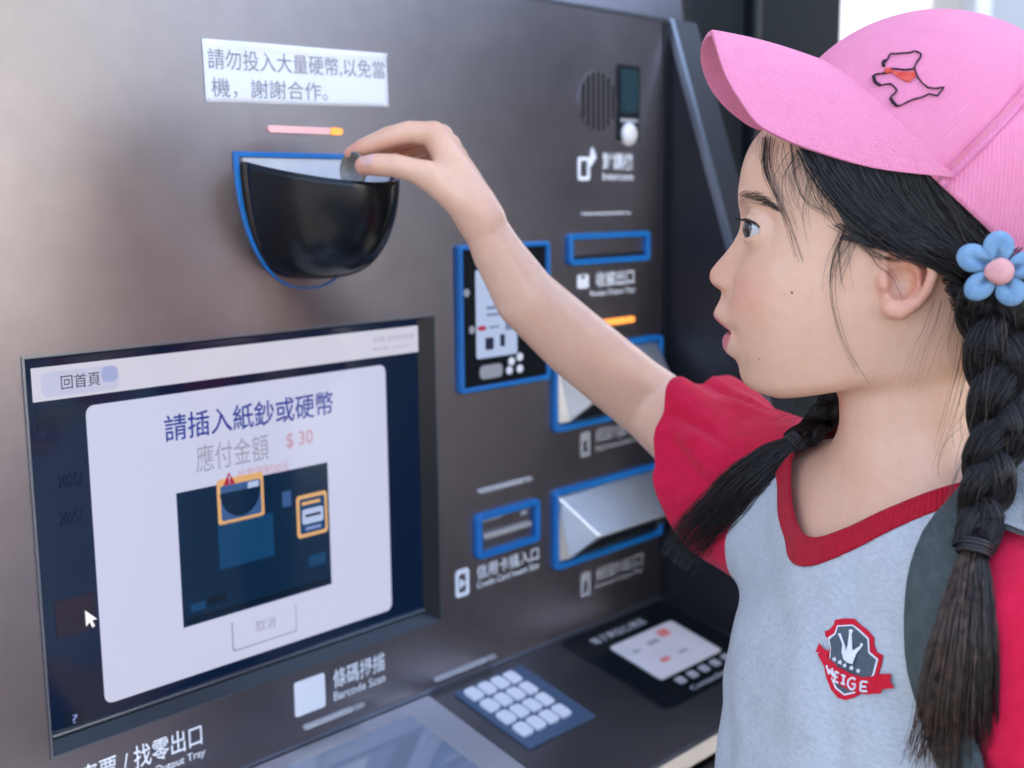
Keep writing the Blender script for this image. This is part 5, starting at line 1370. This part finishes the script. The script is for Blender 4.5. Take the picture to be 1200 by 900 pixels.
# --- eyebrows
BP_, BR_ = [], []
for k in range(190):
    t = random.random()**.85; x = 864+44*t; y = 232-4*math.sin(t*2.2)+15*t*t+random.gauss(0, 3.6)*(1-.45*t)
    d = np.array([1.0, -.55+1.0*t+random.uniform(-.2, .2)])*random.uniform(6, 10)
    px = np.array([(x, y), (x+d[0]*.5, y+d[1]*.5), (x+d[0], y+d[1]+1)])
    BP_.append(resample(lift_head(px, (.0003, .0008, .0006)), 5)); BR_.append(np.linspace(.00010, .00005, 5))
BP_, BR_ = np.array(BP_), np.array(BR_)
for P in (BP_, mirror_world(BP_)):
    V, Fq = tubes(P, BR_, 3); GK(link('eyebrow', fast_mesh('eyebrow', V, Fq), 'hair_black'))

# --- plaits
def plait(path, n_turn, w0, w1, r0, r1, hairs, seed):
    rng = np.random.default_rng(seed); NP_ = 90
    C = resample(path, NP_); T = np.gradient(C, axis=0); T /= np.linalg.norm(T, axis=1, keepdims=True)
    view = CAM-C; view /= np.linalg.norm(view, axis=1, keepdims=True); X = np.cross(T, view); X /= np.linalg.norm(X, axis=1, keepdims=True); Y = np.cross(X, T)
    s = np.linspace(0, 1, NP_); w = w0+(w1-w0)*s; r = r0+(r1-r0)*s; out = []; core = []
    for k in range(3):
        ph = s*n_turn*math.tau+k*math.tau/3+.35*np.sin(s*9+seed+k)
        r = (r0+(r1-r0)*s)*(1+.14*np.sin(s*17+2.1*k+seed)); w = (w0+(w1-w0)*s)*(1+.10*np.sin(s*13+1.7*k))
        ctr = C+X*(w*np.sin(ph))[:, None]+Y*(0.55*w*np.sin(2*ph))[:, None]
        core.append(tubes(ctr[None], (r*.86)[None], 10))
        tt_ = np.gradient(ctr, axis=0); tt_ /= np.linalg.norm(tt_, axis=1, keepdims=True); nx = np.cross(tt_, Y); nx /= np.linalg.norm(nx, axis=1, keepdims=True); ny = np.cross(nx, tt_)
        ang = rng.uniform(0, math.tau, hairs); rad = rng.uniform(.84, 1.10, hairs)
        tw_ = rng.normal(0, .45, hairs)
        A = ang[:, None]+tw_[:, None]*s[None]*6
        Pq = ctr[None]+(rad[:, None]*r[None])[..., None]*(np.cos(A)[..., None]*nx[None]+np.sin(A)[..., None]*ny[None])
        out.append(tubes(Pq, rng.uniform(.00014, .00030, (hairs, 1))*np.ones((1, NP_)), 3))
    return join(out), join(core)
def tail(path, hairs, spread, seed, lmin=.6, n=20, flat=.5):
    rng = np.random.default_rng(seed); C = resample(path, n); T = np.gradient(C, axis=0); T /= np.linalg.norm(T, axis=1, keepdims=True)
    view = CAM-C; view /= np.linalg.norm(view, axis=1, keepdims=True); X = np.cross(T, view); X /= np.linalg.norm(X, axis=1, keepdims=True); Y = np.cross(X, T)
    s = np.linspace(0, 1, n); g = np.interp(s, [0, .12, .4, .8, 1], spread); P = []
    rad = np.sqrt(rng.random(hairs)); ang = rng.uniform(0, math.tau, hairs); u, v = rad*np.cos(ang), rad*np.sin(ang)*flat
    for k in range(hairs):
        wob = np.cumsum(rng.normal(0, .00035, (n, 2)), axis=0)
        q = C+X*(u[k]*g+wob[:, 0])[:, None]+Y*(v[k]*g+wob[:, 1])[:, None]
        f = rng.uniform(lmin, 1.0) if rng.random() < .75 else rng.uniform(.95, 1.05)
        P.append(resample(q[:max(5, int(n*min(f, 1)))], n))
    return np.array(P), u
def depth_path(pxd, off=.014):
    out = []
    for x, y, z in pxd:
        p, nn_ = cast(bvh_shirt, x, y)
        if p is not None: z = min(z, (p-CAM)@FW-off)
        out.append(at(x, y, z))
    return np.array(out)
def make_plait(name, pl, tl_px, w, r, turns, spread, nh, nt_, seed, brown, lmin=.6):
    pth = depth_path(pl); (V1, F1), (V2, F2) = plait(pth, turns, w[0], w[1], r[0], r[1], nh, seed)
    pa = HK(link(name, fast_mesh(name, V2, F2), 'hair_black'))
    o = HK(link(name+'_hairs', fast_mesh(name+'_hairs', V1, F1), 'hair_black')); o['kind'] = 'stuff'
    tp = depth_path(tl_px, .010); tp[0] = pth[-1]; P, u = tail(tp, nt_, spread, seed+1, lmin)
    br = (u+RNG.normal(0, .45, len(u))) > brown
    for sel, m in ((~br, 'hair_black'), (br, 'hair_brown')):
        if sel.any():
            Rr = RNG.uniform(.00018, .00036, (sel.sum(), 1))*np.linspace(1, .45, P.shape[1])[None]
            V, F_ = tubes(P[sel], Rr, 3); o = HK(link(name+'_end', fast_mesh(name+'_end', V, F_), m)); o['kind'] = 'stuff'
    fly = []                                                  # hairs that have worked loose from the plait
    CP = resample(pth, 60)
    for k in range(70):
        i0 = RNG.integers(0, 46); q = CP[i0:i0+int(RNG.integers(8, 15))]; ln = len(q)
        d = RNG.normal(0, 1, 3); d -= UP*(d@UP)*.6; d /= np.linalg.norm(d)
        fly.append(resample(q+d*(w[0]*.9+r[0]*.75+RNG.uniform(0, .010)*np.sin(np.linspace(0, math.pi, ln)*RNG.uniform(.5, 1.0)))[:, None], 10))
    V, F_ = tubes(np.array(fly), np.full((70, 10), .00011), 3); o = HK(link(name+'_flyaways', fast_mesh(name+'_flyaways', V, F_), 'hair_brown')); o['kind'] = 'stuff'
    t = pth[-1]-pth[-4]; t /= np.linalg.norm(t)
    a = np.cross(t, [0, 0.3, 1]); a /= np.linalg.norm(a); b = np.cross(t, a); parts = []
    for k in range(4):
        th = np.linspace(0, math.tau, 25); c = pth[-1]+t*(k-1.5)*.0018
        parts.append(tubes((c+(np.cos(th)[:, None]*a+np.sin(th)[:, None]*b)*(r[1]*1.35+.0004*(k % 2)))[None], np.full((1, 25), .0011), 6))
    V, F_ = join(parts); HK(link('hair_elastic', fast_mesh('hair_elastic', V, F_), 'elastic'))
make_plait('near_plait', [(1162, 322, .612), (1174, 370, .607), (1178, 430, .603), (1173, 490, .600), (1160, 550, .598), (1149, 605, .597), (1142, 642, .597)],
           [(1142, 642, .595), (1136, 690, .594), (1130, 750, .594), (1124, 810, .594), (1120, 868, .594), (1118, 905, .594)], (.0104, .0050), (.0103, .0052), 1.9, (.0046, .0080, .0150, .0205, .026), 300, 1000, 5, -.25)
make_plait('far_plait', [(1010, 440, .76), (985, 468, .755), (962, 492, .76), (944, 507, .77), (931, 517, .775)],
           [(931, 517, .775), (905, 538, .78), (870, 568, .79), (835, 605, .80), (805, 638, .81), (790, 660, .81)], (.0060, .0036), (.0068, .0040), 1.4, (.0042, .010, .0140, .0140, .012), 110, 620, 9, 2.5, .3)

# ------------------------------------------------------------------ felt flower hair clip
FL = at(1171, 318, .588); fn = CAM-FL; fn /= np.linalg.norm(fn); fx = np.cross([0, 0, 1.0], fn); fx /= np.linalg.norm(fx); fy = np.cross(fn, fx)
FLO = empty('flower_hair_clip', tuple(map(float, FL))); tag(FLO, 'pale blue felt flower with a pink centre at the top of the plait', 'hair clip')
S_ = .590/F_PX
def puff(name, cx, cy, ang, la, lb, h, m, zoff=0.0, crease=0.0):
    V = []; Fq = []; NU, NV = 28, 12
    for j in range(NV+1):
        ph = -math.pi/2+math.pi*j/NV
        for i in range(NU):
            th = math.tau*i/NU; x = la*math.cos(th)*math.cos(ph)**.8; y = lb*math.sin(th)*math.cos(ph)**.8*(1-.22*(-x/la if x < 0 else 0)); z = h*math.sin(ph)
            z -= crease*h*math.exp(-(y/(lb*.22))**2)*max(0, -x/la+.35)*(z > -h*.2)
            X = cx+x*math.cos(ang)-y*math.sin(ang); Y = cy+x*math.sin(ang)+y*math.cos(ang); V.append(FL+fx*X*S_+fy*Y*S_+fn*(z+zoff))
    for j in range(NV):
        for i in range(NU): Fq.append((j*NU+i, j*NU+(i+1) % NU, (j+1)*NU+(i+1) % NU, (j+1)*NU+i))
    return keep(link(name, fast_mesh(name, np.array(V), np.array(Fq)), m), FLO)
for (px, py) in ((1169, 290), (1142, 303), (1151, 335), (1184, 340), (1197, 311)):
    dx, dy = px-1171, -(py-318); puff('petal', dx*.98, dy*.98, math.atan2(dy, dx)+random.uniform(-.08, .08), 20.5*random.uniform(.93, 1.03), 17.0*random.uniform(.92, 1.05), .0030, 'felt_blue', random.uniform(-.0006, .0006), 1.5)
puff('flower_centre', 0, 0, 0, 16.5, 16.0, .0040, 'felt_pink', .0035)
